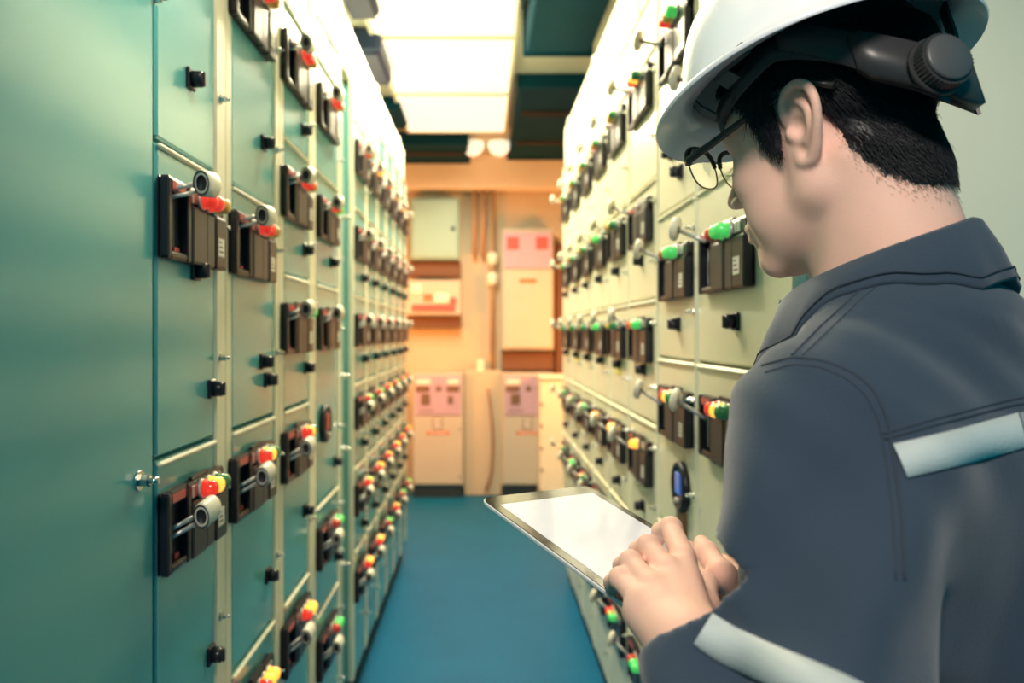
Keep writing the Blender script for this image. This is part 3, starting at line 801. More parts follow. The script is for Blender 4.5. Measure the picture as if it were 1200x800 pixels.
# ---- joints of the hands
Lp = {  # left hand: knuckle, first joint, second joint, tip  (pixel x, pixel y, height over the screen)
    'index': [(801, 653, .049), (786, 619, .050), (774, 622, .026), (770, 634, .009)],
    'middle': [(782, 669, .046), (760, 641, .046), (748, 645, .024), (745, 656, .008)],
    'ring': [(764, 688, .040), (739, 659, .038), (729, 663, .019), (727, 672, .007)],
    'pinky': [(752, 706, .032), (726, 678, .029), (718, 682, .015), (717, 690, .006)]}
LJ = {k: [ray(*q) for q in v] for k, v in Lp.items()}
LW_ = ray(812, 754, .036)                                    # left wrist
LJ['thumb'] = [ray(824, 716, .022), ray(824, 686, .020), ray(808, 668, .014), ray(796, 662, .009)]
RW_ = ray(925, 738, -0.030)                                  # right wrist (hidden behind the sleeve)
RJ = {'thumb': [ray(872, 700, -.004), ray(846, 672, .018), ray(828, 648, .017), ray(822, 636, .014)],
      'index': [ray(860, 668, -.022), ray(830, 652, -.022), ray(800, 640, -.019), ray(780, 634, -.017)],
      'middle': [ray(866, 678, -.026), ray(834, 664, -.024), ray(802, 654, -.020), ray(780, 650, -.018)],
      'ring': [ray(874, 690, -.028), ray(842, 680, -.025), ray(810, 672, -.020), ray(788, 668, -.018)],
      'pinky': [ray(884, 704, -.026), ray(856, 698, -.024), ray(828, 692, -.020), ray(810, 688, -.018)]}
LS = np.array((0.276, 0.605, 1.272)); LE = np.array((0.190, 0.455, 1.025))      # left shoulder, elbow
RS = bp(0.0, -0.165, 1.245); RE = bp(0.02, -0.215, 1.06)

# ---- body: head, neck, arms, hands and the rest as one continuous surface
def axis(segs):
    out = [segs[0][0]]
    for a, b, h in segs:
        n = max(1, int(round((b - a) / h))); out += list(a + (b - a) * (np.arange(n) + 1) / n)
    return np.array(out)
g = Grid(axis([(0.02, 0.085, 0.012), (0.085, 0.475, 0.0022), (0.475, 0.80, 0.012)]),
         axis([(0.40, 0.60, 0.012), (0.60, 0.92, 0.0022), (0.92, 1.10, 0.010)]),
         axis([(0.0, 1.00, 0.016), (1.00, 1.18, 0.0022), (1.18, 1.37, 0.010), (1.37, 1.72, 0.0022)]))
# torso and legs (under the clothes)
g.ell(bp(0.00, 0, 1.18), (0.085, 0.135, 0.20), BA, 0.03)
g.ell(bp(0.00, 0, 0.95), (0.080, 0.135, 0.16), BA, 0.05)
for s_ in (1, -1):
    g.cone(bp(0, 0.085 * s_, 0.90), bp(0.01, 0.10 * s_, 0.48), 0.075, 0.052, 0.04)
    g.cone(bp(0.01, 0.10 * s_, 0.48), bp(-0.01, 0.11 * s_, 0.09), 0.052, 0.036, 0.03)
    g.cone(bp(-0.03, 0.11 * s_, 0.045), bp(0.13, 0.12 * s_, 0.035), 0.034, 0.028, 0.02)
g.cone(bp(0, 0.04, 1.32), LS, 0.045, 0.044, 0.05); g.cone(bp(0, -0.04, 1.32), RS, 0.045, 0.044, 0.05)
for S, E, W, sg in ((LS, LE, LW_, 1), (RS, RE, RW_, -1)):
    g.cone(S, E, 0.044, 0.036, 0.03); g.cone(E, E + (W - E) * 0.45, 0.037, 0.036, 0.02); g.cone(E + (W - E) * 0.45, W, 0.036, 0.026, 0.02)
# neck
g.cone(hp(-0.030, 0, -0.03), NB + np.array((0.006, -0.012, -0.04)), 0.055, 0.060, 0.02)
g.cone(hp(0.012, 0, -0.095), bp(0.035, 0, 1.36), 0.036, 0.046, 0.03)
for s_ in (1, -1):
    g.cone(hp(-0.03, 0.052 * s_, -0.04), bp(0.05, 0.02 * s_, 1.36), 0.016, 0.012, 0.03)
# skull and face
g.ell(hp(-0.006, 0, 0.050), (0.094, 0.077, 0.088), HA, 0.02)
g.ell(hp(0.040, 0, 0.045), (0.060, 0.066, 0.060), HA, 0.03)
g.ell(hp(0.032, 0, -0.015), (0.066, 0.064, 0.082), HA, 0.03)
g.ell(hp(0.036, 0, -0.072), (0.058, 0.050, 0.048), HA, 0.03)
g.ell(hp(0.082, 0, -0.106), (0.020, 0.024, 0.018), HA, 0.022)
g.ell(hp(0.092, 0, -0.072), (0.014, 0.024, 0.022), HA, 0.016)
for s_ in (1, -1):
    g.ell(hp(0.062, 0.044 * s_, -0.024), (0.026, 0.020, 0.020), HA, 0.02)
    g.ell(hp(0.052, 0.040 * s_, -0.062), (0.030, 0.022, 0.030), HA, 0.02)
    g.cone(hp(0.000, 0.056 * s_, -0.058), hp(0.074, 0.024 * s_, -0.110), 0.016, 0.013, 0.022)
    g.cone(hp(0.000, 0.058 * s_, -0.055), hp(0.002, 0.064 * s_, -0.010), 0.016, 0.012, 0.02)
    g.cone(hp(0.090, 0.012 * s_, 0.027), hp(0.074, 0.046 * s_, 0.026), 0.009, 0.009, 0.012)     # brow
    g.ell(hp(0.098, 0.030 * s_, 0.006), (0.014, 0.017, 0.011), HA, 0.010, sub=True)               # eye socket
    g.ell(hp(0.0760, 0.031 * s_, 0.004), (0.0130, 0.0135, 0.0125), HA, 0.004)                     # lidded eye
    g.cone(hp(0.0885, 0.022 * s_, 0.000), hp(0.084, 0.041 * s_, 0.001), 0.0022, 0.002, 0.002, sub=True)
# nose
g.cone(hp(0.094, 0, 0.020), hp(0.112, 0, -0.022), 0.0068, 0.0088, 0.012)
g.ell(hp(0.1165, 0, -0.0295), (0.0105, 0.0100, 0.0092), HA, 0.008)
for s_ in (1, -1):
    g.ell(hp(0.106, 0.0120 * s_, -0.0345), (0.0105, 0.0068, 0.0072), HA, 0.006)
    g.ell(hp(0.112, 0.0062 * s_, -0.0430), (0.0050, 0.0030, 0.0040), HA, 0.003, sub=True)
# mouth
for s_ in (1, -1):
    g.cone(hp(0.1075, 0.000, -0.0640), hp(0.0945, 0.023 * s_, -0.0690), 0.0060, 0.0030, 0.006)
    g.cone(hp(0.1050, 0.000, -0.0770), hp(0.0935, 0.021 * s_, -0.0715), 0.0072, 0.0030, 0.006)
    g.cone(hp(0.1130, 0.000, -0.0700), hp(0.0980, 0.024 * s_, -0.0705), 0.0016, 0.0012, 0.003, sub=True)
g.ell(hp(0.104, 0, -0.090), (0.008, 0.016, 0.006), HA, 0.010, sub=True)
# ears
def ear(s_):
    E = lambda f, u, o=0.0: hp(-0.006 + f, (0.0725 + o) * s_, u)
    out = [(0.012, 0.010, 0.002), (0.012, 0.022, 0.005), (0.004, 0.034, 0.009), (-0.009, 0.038, 0.013), (-0.021, 0.031, 0.017), (-0.026, 0.016, 0.019), (-0.024, 0.000, 0.018), (-0.018, -0.014, 0.014), (-0.011, -0.026, 0.009), (-0.003, -0.033, 0.005), (0.005, -0.030, 0.003), (0.007, -0.020, 0.001)]
    P = [E(*q) for q in out]; r = [0.0035, 0.0040, 0.0042, 0.0044, 0.0044, 0.0042, 0.0040, 0.0042, 0.0050, 0.0058, 0.0058, 0.0040]
    # plate behind, with a bowl cut in
    c = E(-0.006, 0.004, 0.006); ax = nrm(HL * s_ * 0.88 + HF * 0.42); up = nrm(HU - ax * (HU @ ax)); fw = np.cross(up, ax)
    g.ell(c, (0.018, 0.0042, 0.031), np.stack([fw, ax, up]), 0.004)
    g.ell(E(-0.002, 0.002, 0.001), (0.013, 0.010, 0.022), HA, 0.006)
    g.rope(P, [q * 1.08 for q in r], 0.004)
    g.rope([E(-0.006, 0.024, 0.013), E(-0.015, 0.012, 0.015), E(-0.013, -0.004, 0.014), E(-0.005, -0.015, 0.009)], [0.0024, 0.0030, 0.0030, 0.002], 0.005)
    g.ell(E(0.000, 0.001, 0.016), (0.0095, 0.011, 0.0125), HA, 0.004, sub=True)
    g.ell(E(0.009, -0.003, 0.006), (0.0042, 0.0046, 0.0065), HA, 0.005)
ear(1); ear(-1)
# hands
def hand(J, W, n, sgn):
    kn = [J[k][0] for k in ('index', 'middle', 'ring', 'pinky')]
    up = nrm(n)
    for i, K in enumerate(kn):
        w = W + (kn[0] - kn[3]) * (0.16 - 0.105 * i) - up * 0.002
        g.cone(w, K - up * 0.004, 0.0150, (0.0118, 0.0118, 0.0112, 0.0105)[i], 0.016)
        g.cone(w - up * 0.010, K - up * 0.013, 0.012, 0.0095, 0.014)
        if i < 3: g.cone((w * 0.3 + K * 0.7 + kn[i + 1] * 0.0) - up * 0.006, (K * 0.5 + kn[i + 1] * 0.5) * 0.96 + W * 0.04 - up * 0.006, 0.010, 0.009, 0.012)
        g.cone(w + up * 0.008, K + up * 0.0055, 0.0022, 0.0042, 0.008)                        # tendon and knuckle
    for k, r in (('index', (.0112, .0100, .0088, .0074)), ('middle', (.0114, .0102, .0090, .0076)), ('ring', (.0108, .0096, .0085, .0072)), ('pinky', (.0098, .0086, .0076, .0064))):
        P = J[k]
        g.chain(P, r, 0.0035)
        g.ell(P[1] + up * 0.001, (r[1] * 1.05,) * 3, np.eye(3), 0.004)
    P = J['thumb']; g.chain([W * 0.55 + P[0] * 0.45, P[0], P[1], P[2], P[3]], (.014, .0150, .0120, .0112, .0085), 0.008)
hand(LJ, LW_, TN, 1)
hand(RJ, RW_, -TN, -1)
V, Q = g.nets()
body_me = np_mesh('body', V, Q, [M['skin']], 1)
del g
man = empty('person', (NB[0], NB[1], 0))
tag(man, 'man in dark navy coverall and white hard hat, looking down at a tablet', 'person')
def man_part(name, me, parent=None):
    o = link(name, me, parent or man)
    if parent is None: o.location = (-NB[0], -NB[1], 0)
    return o
body = man_part('body', body_me)

# ---- hair: a cap grown from the scalp plus short strands
co = np.zeros(len(body_me.vertices) * 3, np.float32); body_me.vertices.foreach_get('co', co); co = co.reshape(-1, 3).astype(float)
no = np.zeros(len(body_me.vertices) * 3, np.float32); body_me.vertices.foreach_get('normal', no); no = no.reshape(-1, 3).astype(float)
loc = (co - HO) @ HA.T
nl = no @ HA.T
rng = np.random.default_rng(3)
def hair_depth(L):
    """>0 inside the hair line (local forward, left, up)"""
    f, l, u = L[:, 0], np.abs(L[:, 1]), L[:, 2]
    # lower limit of the hair as a function of position front/back
    low = np.interp(f, [-0.12, -0.085, -0.060, -0.042, -0.030, -0.012, 0.012, 0.014, 0.022, 0.034, 0.038, 0.060, 0.072, 0.100], [-0.090, -0.086, -0.066, -0.036, -0.006, 0.036, 0.036, -0.018, -0.022, -0.008, 0.028, 0.052, 0.070, 0.085])
    return u - low
ff = np.zeros(len(body_me.polygons) * 4, np.int32); body_me.polygons.foreach_get('vertices', ff); ff = ff.reshape(-1, 4)
inhead = (np.abs(loc[:, 1]) < 0.10) & (loc[:, 2] > -0.11) & (np.abs(loc[:, 0]) < 0.14)
notear = ~((np.abs(loc[:, 1]) > 0.0735) & (loc[:, 0] > -0.042) & (loc[:, 0] < 0.012) & (loc[:, 2] < 0.042) & (loc[:, 2] > -0.045))
hd = np.where(inhead & notear, hair_depth(loc) + rng.normal(0, 0.0015, len(loc)), -1)
fm = (hd[ff] > 0.0).all(1)
vs = np.unique(ff[fm]); remap = np.full(len(co), -1); remap[vs] = np.arange(len(vs))
thick = np.clip(hd[vs] / 0.03, 0.0, 1.0) * 0.0055 + 0.0006
hair_me = np_mesh('hair', co[vs] + no[vs] * thick[:, None], remap[ff[fm]], [M['hair']])
hair = man_part('hair', hair_me)
hs = np.where(inhead & notear, hair_depth(loc), -1)
cand = np.nonzero((hs > -0.020) & (loc[:, 2] < 0.085) & ((hs > -0.003) | (loc[:, 0] < -0.03)))[0]
pick = rng.choice(cand, min(19000, len(cand)), replace=False)
sb = MB(); SV = []; SF = []
for i in pick:
    d = hd[i]
    d = hs[i]
    if d < 0.0 and rng.random() > 0.5 * (1 + d / 0.02): continue
    if 0 <= d < 0.012 and rng.random() > 0.25 + d / 0.016 * 0.75: continue
    p = co[i] + no[i] * 0.001; n = no[i]
    f_, u_ = loc[i, 0], loc[i, 2]
    down = -HU * 1.0 - HF * (0.55 if f_ < 0.0 else -0.10) + rng.normal(0, 0.18, 3)
    down = nrm(down - n * (down @ n))
    Ls = ((0.008 if d > 0 else 0.0035) + 0.020 * min(max(d, 0) / 0.05, 1)) * rng.uniform(0.7, 1.25)
    lift = (0.0022 if d > 0 else 0.0006) + 0.006 * min(max(d, 0) / 0.05, 1)
    side = np.cross(n, down); w0 = 0.00055 if d > 0.01 else (0.0003 if d > 0 else 0.00014)
    b = len(SV)
    for k in range(4):
        t = k / 3
        c = p + down * Ls * t + n * (lift * math.sin(min(t * 2.2, 1.9)) + rng.normal(0, 0.0003))
        w = w0 * (1 - 0.75 * t)
        SV += [c + side * w, c + n * w * 0.8, c - side * w]
    for k in range(3):
        for q in range(3):
            SF.append((b + k * 3 + q, b + k * 3 + (q + 1) % 3, b + k * 3 + 3 + (q + 1) % 3, b + k * 3 + 3 + q))
st_me = np_mesh('hair_strands', np.array(SV), np.array(SF), [M['hair']])
so = link('hair_strands', st_me, hair); so['kind'] = 'stuff'
# eyebrows
SV = []; SF = []
for s_ in (1, -1):
    for k in range(130):
        t = rng.random(); f0 = 0.0985 - 0.016 * t * t; l0 = 0.012 + 0.036 * t; u0 = 0.0290 + 0.004 * math.sin(t * 3) + rng.normal(0, 0.0018)
        p = hp(f0 + 0.001, l0 * s_, u0); d = nrm(HL * s_ * 0.9 - HF * 0.35 * t + HU * 0.25); n = nrm(HF + HL * s_ * 0.5 * t); sd = np.cross(n, d); b = len(SV)
        for kk in range(3):
            w = 0.0005 * (1 - 0.4 * kk); c = p + d * 0.0045 * kk
            SV += [c + sd * w, c + n * w, c - sd * w]
        for kk in range(2):
            for q in range(3): SF.append((b + kk * 3 + q, b + kk * 3 + (q + 1) % 3, b + kk * 3 + 3 + (q + 1) % 3, b + kk * 3 + 3 + q))
eo = man_part('eyebrows', np_mesh('eyebrows', np.array(SV), np.array(SF), [M['hair']])); eo['kind'] = 'stuff'
# ---- jacket of the coverall
j = Grid(np.arange(0.02, 0.80, 0.0052), np.arange(0.38, 1.08, 0.0052), np.arange(0.80, 1.50, 0.0052))
j.ell(bp(-0.012, 0, 1.175), (0.130, 0.180, 0.180), BA, 0.03)
j.ell(bp(-0.030, 0, 1.220), (0.105, 0.150, 0.125), BA, 0.04)
j.ell(bp(0.00, 0, 1.00), (0.125, 0.170, 0.22), BA, 0.06)
j.cone(bp(0.0, 0.05, 1.335), LS + np.array((0.004, 0.004, 0.0)), 0.060, 0.066, 0.05)
j.cone(bp(0, -0.04, 1.325), RS, 0.058, 0.064, 0.05)
j.ell(bp(-0.012, 0, 1.358), (0.078, 0.105, 0.045), BA, 0.05)
def sleeve(S, E, W, r0, r1, r2, end):
    C = E + (W - E) * end
    j.cone(S, E, r0, r1, 0.05); j.cone(E, C, r1 * 0.98, r2, 0.03)
    return C
LC = sleeve(LS, LE, LW_, 0.068, 0.068, 0.040, 0.95)
RC = sleeve(RS, RE, RW_, 0.068, 0.060, 0.040, 0.92)
def folds(x, y, z):
    u = x * 0.77 + y * 0.64
    w = x * -0.64 + y * 0.77
    arm = np.clip((0.31 - (x * 0.8 - (y - 0.6) * 0.2)) / 0.06, 0, 1)
    a = np.sin(70 * (z + 0.55 * x - 0.35 * y) + 4.0 * np.sin(9 * x + 13 * y)) * np.clip((1.20 - z) / 0.10, 0, 1) * 0.0085 * arm
    b = np.sin(34 * (x * 1.2 - y * 0.5 + 0.35 * z) + 3.0 * np.sin(11 * z + 5 * y)) * 0.0100 * np.clip((1.33 - z) / 0.10, 0, 1)
    c = np.sin(90 * (0.6 * z + x) + 5 * np.sin(14 * z)) * 0.0014
    return a + b + c
j.displace((0, 0, 0), (2, 2, 1.36), folds)
# crease where the sleeve meets the back
A0, A1 = bp(-0.085, 0.155, 1.30), bp(-0.090, 0.120, 1.02)
j.cone(bp(-0.150, 0.165, 1.24), bp(-0.135, 0.105, 0.98), 0.010, 0.018, 0.030, sub=True)
# open the cuffs: hollow them so that the wrist shows inside
for E, C, W, r in ((LE, LC, LW_, 0.040), (RE, RC, RW_, 0.040)):
    d = nrm(W - E)
    def cut(x, y, z, C=C, d=d):
        return np.maximum(-((x - C[0]) * d[0] + (y - C[1]) * d[1] + (z - C[2]) * d[2]) + 0.004, np.sqrt((x - C[0]) ** 2 + (y - C[1]) ** 2 + (z - C[2]) ** 2) - 0.085)
    j.op(C - 0.06, C + 0.06, cut, 0.004, sub=True)
JV, JQ = j.nets()
del j
jacket = man_part('jacket', np_mesh('jacket', JV, JQ, [M['cloth']], 2))
dg = bpy.context.evaluated_depsgraph_get()
jm = jacket.data
jc = np.zeros(len(jm.vertices) * 3, np.float32); jm.vertices.foreach_get('co', jc); jc = jc.reshape(-1, 3)
jf = np.zeros(len(jm.polygons) * 4, np.int32); jm.polygons.foreach_get('vertices', jf); jf = jf.reshape(-1, 4)
BV = BVHTree.FromPolygons([tuple(p) for p in jc.tolist()], [tuple(q) for q in jf.tolist()])
def hit(o, d, far=0.6):
    """outermost surface point along a ray that starts inside"""
    o = Vector(o); d = Vector(d).normalized()
    r = BV.ray_cast(o + d * far, -d)
    return (np.array(r[0]), np.array(r[1])) if r[0] is not None else (None, None)
def px_hit(px, py):
    d = Vector(((px - VX) / F, 1.0, -(py - VY) / F))
    r = BV.ray_cast(Vector((0, 0, EYE)), d.normalized())
    return (np.array(r[0]), np.array(r[1])) if r[0] is not None else (None, None)
def strip(rows, off, name, m, parent, thick=0.0012):
    """cloth tape: rows = list of (upper point, lower point, normal)"""
    b = MB(); rg = []
    for a, c, n in rows:
        mid = (a + c) / 2
        rg.append([tuple(a - n * 0.003), tuple(a + n * off), tuple(mid + n * (off + thick * 0.3)), tuple(c + n * off), tuple(c - n * 0.003)])
    b.rings(rg, 0, closed=False)
    return b.build(name, m, parent)
def smooth_rows(rows, it=3):
    for _ in range(it):
        rows = [rows[0]] + [tuple((rows[i - 1][k] + 2 * rows[i][k] + rows[i + 1][k]) / 4 for k in range(3)) for i in range(1, len(rows) - 1)] + [rows[-1]]
    return rows
def band_px(up, lo, n=24):
    rows = []
    for k in range(n):
        t = k / (n - 1)
        a = np.array([np.interp(t, np.linspace(0, 1, len(up)), [q[i] for q in up]) for i in (0, 1)])
        c = np.array([np.interp(t, np.linspace(0, 1, len(lo)), [q[i] for q in lo]) for i in (0, 1)])
        p, n1 = px_hit(*a); q, n2 = px_hit(*c)
        if p is None or q is None: continue
        nn = n1 + n2
        if nn[1] > 0: nn = -nn
        rows.append((p, q, nrm(nn)))
    return rows
rows = band_px([(836, 719), (868, 738), (905, 754), (950, 773), (1000, 796), (1045, 822)], [(814, 755), (845, 777), (880, 793), (925, 813), (975, 836), (1020, 860)], 40)
if len(rows) > 4: strip(smooth_rows(rows, 4), 0.0025, 'reflective_tape', M['reflect'], jacket)
rows = band_px([(1045, 521), (1120, 503), (1190, 484)], [(1062, 560), (1132, 543), (1201, 524)])
if len(rows) > 4: strip(smooth_rows(rows, 2), 0.0022, 'reflective_tape', M['reflect'], jacket)
rows = band_px([(1192, 484), (1230, 478), (1285, 474)], [(1203, 523), (1240, 516), (1290, 512)])
if len(rows) > 4: strip(smooth_rows(rows, 2), 0.0018, 'reflective_tape', M['tape2'], jacket)
def seam(pxs, r=0.0012, n=40, name='seam'):
    P = []
    L = np.array(pxs, float); tt = np.linspace(0, 1, len(L))
    for k in range(n):
        t = k / (n - 1)
        h, nn = px_hit(np.interp(t, tt, L[:, 0]), np.interp(t, tt, L[:, 1]))
        if h is not None: P.append(h)
    if len(P) > 4:
        P = [P[0]] + [(P[i - 1] + P[i] * 2 + P[i + 1]) / 4 for i in range(1, len(P) - 1)] + [P[-1]]
        MB().tube(P, r, 6).build(name, M['stitch'], jacket)
seam([(1037, 318), (1000, 347), (962, 382), (928, 416)])
seam([(1044, 322), (1007, 352), (970, 388), (936, 420)], 0.0008)
seam([(893, 428), (928, 418), (965, 422), (1000, 436), (1024, 456), (1040, 490), (1048, 540), (1056, 600), (1060, 680)])
seam([(897, 436), (930, 426), (963, 430), (994, 444), (1016, 464), (1031, 496), (1039, 545), (1046, 600), (1050, 680)], 0.0008)
seam([(1036, 514), (1100, 497), (1190, 474), (1260, 468)], 0.001)
seam([(1034, 508), (1100, 490), (1190, 467), (1260, 461)], 0.0008)

# collar: stand and fall in one folded strip round the neck
rg = []; st = []
for k in range(61):
    th = math.radians(-168 + 336 * k / 60); q = abs(th) / math.radians(168)
    d = -BF * math.cos(th) + BL * math.sin(th)
    r = 0.068 + 0.030 * q ** 1.5
    zt = 1.452 - 0.082 * q ** 1.25
    drop = 0.052 + 0.014 * q
    c = np.array((NB[0] - 0.010, NB[1] + 0.012, 0))
    wv = 0.0015 * math.sin(k * 1.3)
    ro = r + 0.031 + wv
    hh = BV.ray_cast(Vector(tuple(c + d * ro + BU * 1.6)), Vector((0, 0, -1)))
    zs = hh[0].z if hh[0] is not None else 1.2
    ze = max(zt - drop, zs + 0.0045)
    zm = ze + 0.45 * (zt - ze)
    P = [(r - 0.012, zt - 0.060), (r - 0.004, zt - 0.006), (r + 0.000, zt), (r + 0.006, zt - 0.002), (r + 0.021 + wv, zm), (ro, ze), (ro - 0.001, ze - 0.004), (r + 0.012, ze)]
    rg.append([tuple(c + d * a + BU * b) for a, b in P])
    st.append(tuple(c + d * (ro - 0.0005) * 1.0 + BU * (ze + 0.0065) - d * 0.0012))
col_o = MB().rings(rg, 0, closed=True, smooth=True).build('collar', M['cloth'], man, (-NB[0], -NB[1], 0))
MB().tube(st, 0.0008, 6).build('seam', M['stitch'], col_o)

# trousers and boots
t_ = Grid(np.arange(0.10, 0.75, 0.012), np.arange(0.45, 1.0, 0.012), np.arange(0.05, 1.0, 0.012))
t_.ell(bp(0.0, 0, 0.90), (0.112, 0.155, 0.14), BA, 0.05)
for s_ in (1, -1):
    t_.cone(bp(0, 0.085 * s_, 0.88), bp(0.01, 0.10 * s_, 0.48), 0.095, 0.075, 0.03)
    t_.cone(bp(0.01, 0.10 * s_, 0.48), bp(-0.01, 0.11 * s_, 0.13), 0.075, 0.066, 0.03)
TV, TQ = t_.nets()
man_part('trousers', np_mesh('trousers', TV, TQ, [M['cloth']], 2))
for s_ in (1, -1):
    b_ = Grid(np.arange(0.05, 0.75, 0.008), np.arange(0.45, 1.05, 0.008), np.arange(-0.02, 0.22, 0.008))
    b_.cone(bp(-0.035, 0.11 * s_, 0.055), bp(0.14, 0.12 * s_, 0.045), 0.048, 0.042, 0.03)
    b_.cone(bp(-0.015, 0.11 * s_, 0.06), bp(-0.012, 0.11 * s_, 0.15), 0.050, 0.050, 0.03)
    b_.op((0, 0, -0.1), (2, 2, 0.02), lambda x, y, z: z - 0.002 + 0 * x + 0 * y, 0.004, sub=True)
    v_, q_ = b_.nets()
    man_part('boot', np_mesh('boot', v_, q_, [M['shoe']], 1))

# ------------------------------------------------------------------ hard hat
hat = empty('hard_hat')
# the hat sits level with the brow, tipped a little back from the head's own axes
HT, HR = -0.0805, 0.0652
hF = nrm(HF * math.cos(HT) + HU * math.sin(HT)); hU = nrm(HU * math.cos(HT) - HF * math.sin(HT)); hL = np.cross(hU, hF)
hL = nrm(hL * math.cos(HR) + hU * math.sin(HR)); hU = np.cross(hF, hL)
HC = hp(-0.0026, 0.0045, 0.0695)
hat.matrix_world = Matrix(((hF[0], hL[0], hU[0], HC[0]), (hF[1], hL[1], hU[1], HC[1]), (hF[2], hL[2], hU[2], HC[2]), (0, 0, 0, 1)))
tag(hat, 'white full brim hard hat with dark ratchet headband on his head', 'hard hat')
N = 72
def ring(rf, rb, rs, z, dz=0.0):
    R_ = []
    for k in range(N):
        a = 2 * math.pi * k / N; c, s = math.cos(a), math.sin(a)
        R_.append(((rf if c > 0 else rb) * c, rs * s, z + dz * (c * c if c > 0 else 0.4 * c * c)))
    return R_
sh = MB()
rings = []
# outside: from the brim edge up over the dome
rings.append(ring(0.1685, 0.146, 0.158, -0.018, -0.004)); rings.append(ring(0.170, 0.1475, 0.160, -0.0155, -0.004)); rings.append(ring(0.1685, 0.146, 0.158, -0.013, -0.004))
rings.append(ring(0.150, 0.139, 0.134, -0.002, -0.002)); rings.append(ring(0.137, 0.133, 0.114, 0.008)); rings.append(ring(0.1345, 0.131, 0.1115, 0.014)); rings.append(ring(0.1345, 0.131, 0.1115, 0.022))
for t in np.linspace(0.15, 1.0, 14):
    a = t * math.pi / 2
    rings.append(ring(0.132 * math.cos(a) ** 0.85 + 1e-4, 0.129 * math.cos(a) ** 0.85 + 1e-4, 0.109 * math.cos(a) ** 0.85 + 1e-4, 0.020 + 0.112 * math.sin(a)))
sh.rings(rings, 0, True, False, True)
# inside
rin = [ring(0.1685, 0.146, 0.158, -0.018, -0.004), ring(0.149, 0.138, 0.133, -0.007, -0.002), ring(0.130, 0.127, 0.107, 0.003)]
for t in np.linspace(0.0, 1.0, 12):
    a = t * math.pi / 2
    rin.append(ring(0.128 * math.cos(a) ** 0.85 + 1e-4, 0.125 * math.cos(a) ** 0.85 + 1e-4, 0.105 * math.cos(a) ** 0.85 + 1e-4, 0.012 + 0.114 * math.sin(a)))
sh.rings([r[::-1] for r in rin], 0, True, False, True)
sh.build('shell', M['hat'], hat)
# raised crown ridge
rd = MB(); P = []
for k in range(25):
    a = math.radians(12 + 156 * k / 24)
    P.append((0.131 * math.cos(a), 0, 0.022 + 0.114 * math.sin(a)))
rg = []
for (x, y, z) in P:
    rg.append([(x, -0.024, z - 0.004), (x, -0.015, z + 0.006), (x, 0.015, z + 0.006), (x, 0.024, z - 0.004)])
rd.rings(rg, 0, closed=False); rd.build('crown_ridge', M['hat'], hat)
# headband: a dark strip round the head, widening to the ratchet at the nape
def hb(a):
    """angle from the front -> forward, left, height of the middle, half width"""
    c, s = math.cos(a), math.sin(a)
    f = (0.1065 if c > 0 else 0.1140) * c; l = 0.0885 * s
    return f - 0.002, l, -0.020 + 0.018 * (1 - abs(c)) - 0.066 * max(0.0, -c) ** 1.5 - 0.004 * max(0, c), 0.0100 + 0.008 * max(0, -c - 0.1)
RA = math.radians(152)          # where the ratchet sits
band = MB(); rg = []
for k in range(81):
    a = 2 * math.pi * k / 80
    f, l, z, w = hb(a); n = nrm((f / 0.0115, l / 0.0080, 0)); n = np.array(n)
    p = np.array((f, l, 0))
    rg.append([tuple(p - n * 0.0012 + np.array((0, 0, z - w))), tuple(p + n * 0.0014 + np.array((0, 0, z - w))), tuple(p + n * 0.0018 + np.array((0, 0, z + w))), tuple(p - n * 0.0012 + np.array((0, 0, z + w)))])
band.rings(rg, 0, True, False, False); hbo = band.build('headband', M['band'], hat)
# slotted hangers between shell and band
for a in (35, 66, -35, -66, -118, -150):
    A = math.radians(a); f, l, z, w = hb(A)
    c, s = math.cos(A), math.sin(A); top = np.array(((0.127 if c > 0 else 0.124) * c, 0.104 * s, 0.012)); bot = np.array((f * 1.02, l * 1.03, z + w - 0.006))
    t = nrm(np.array((-s, c, 0))); n = nrm(np.array((c, s, 0)))
    b = MB(); q = []
    for p in (bot, (bot + top) / 2 + n * 0.003, top):
        q.append([tuple(p - t * 0.011 - n * 0.001), tuple(p + t * 0.011 - n * 0.001), tuple(p + t * 0.011 + n * 0.0016), tuple(p - t * 0.011 + n * 0.0016)])
    b.rings(q, 0, True, smooth=False); b.build('hanger', M['band2'], hat)
# clip block on the rim at the near side
for a in (78, -78):
    A = math.radians(a); c, s = math.cos(A), math.sin(A)
    p = Vector((0.128 * c, 0.107 * s, 0.006)); b = MB().box(-0.020, 0.020, -0.004, 0.006, -0.006, 0.006, 0, c=0.002)
    o = b.build('rim_clip', M['band2'], hat, p); o.rotation_euler = (0, 0, A - math.pi / 2)
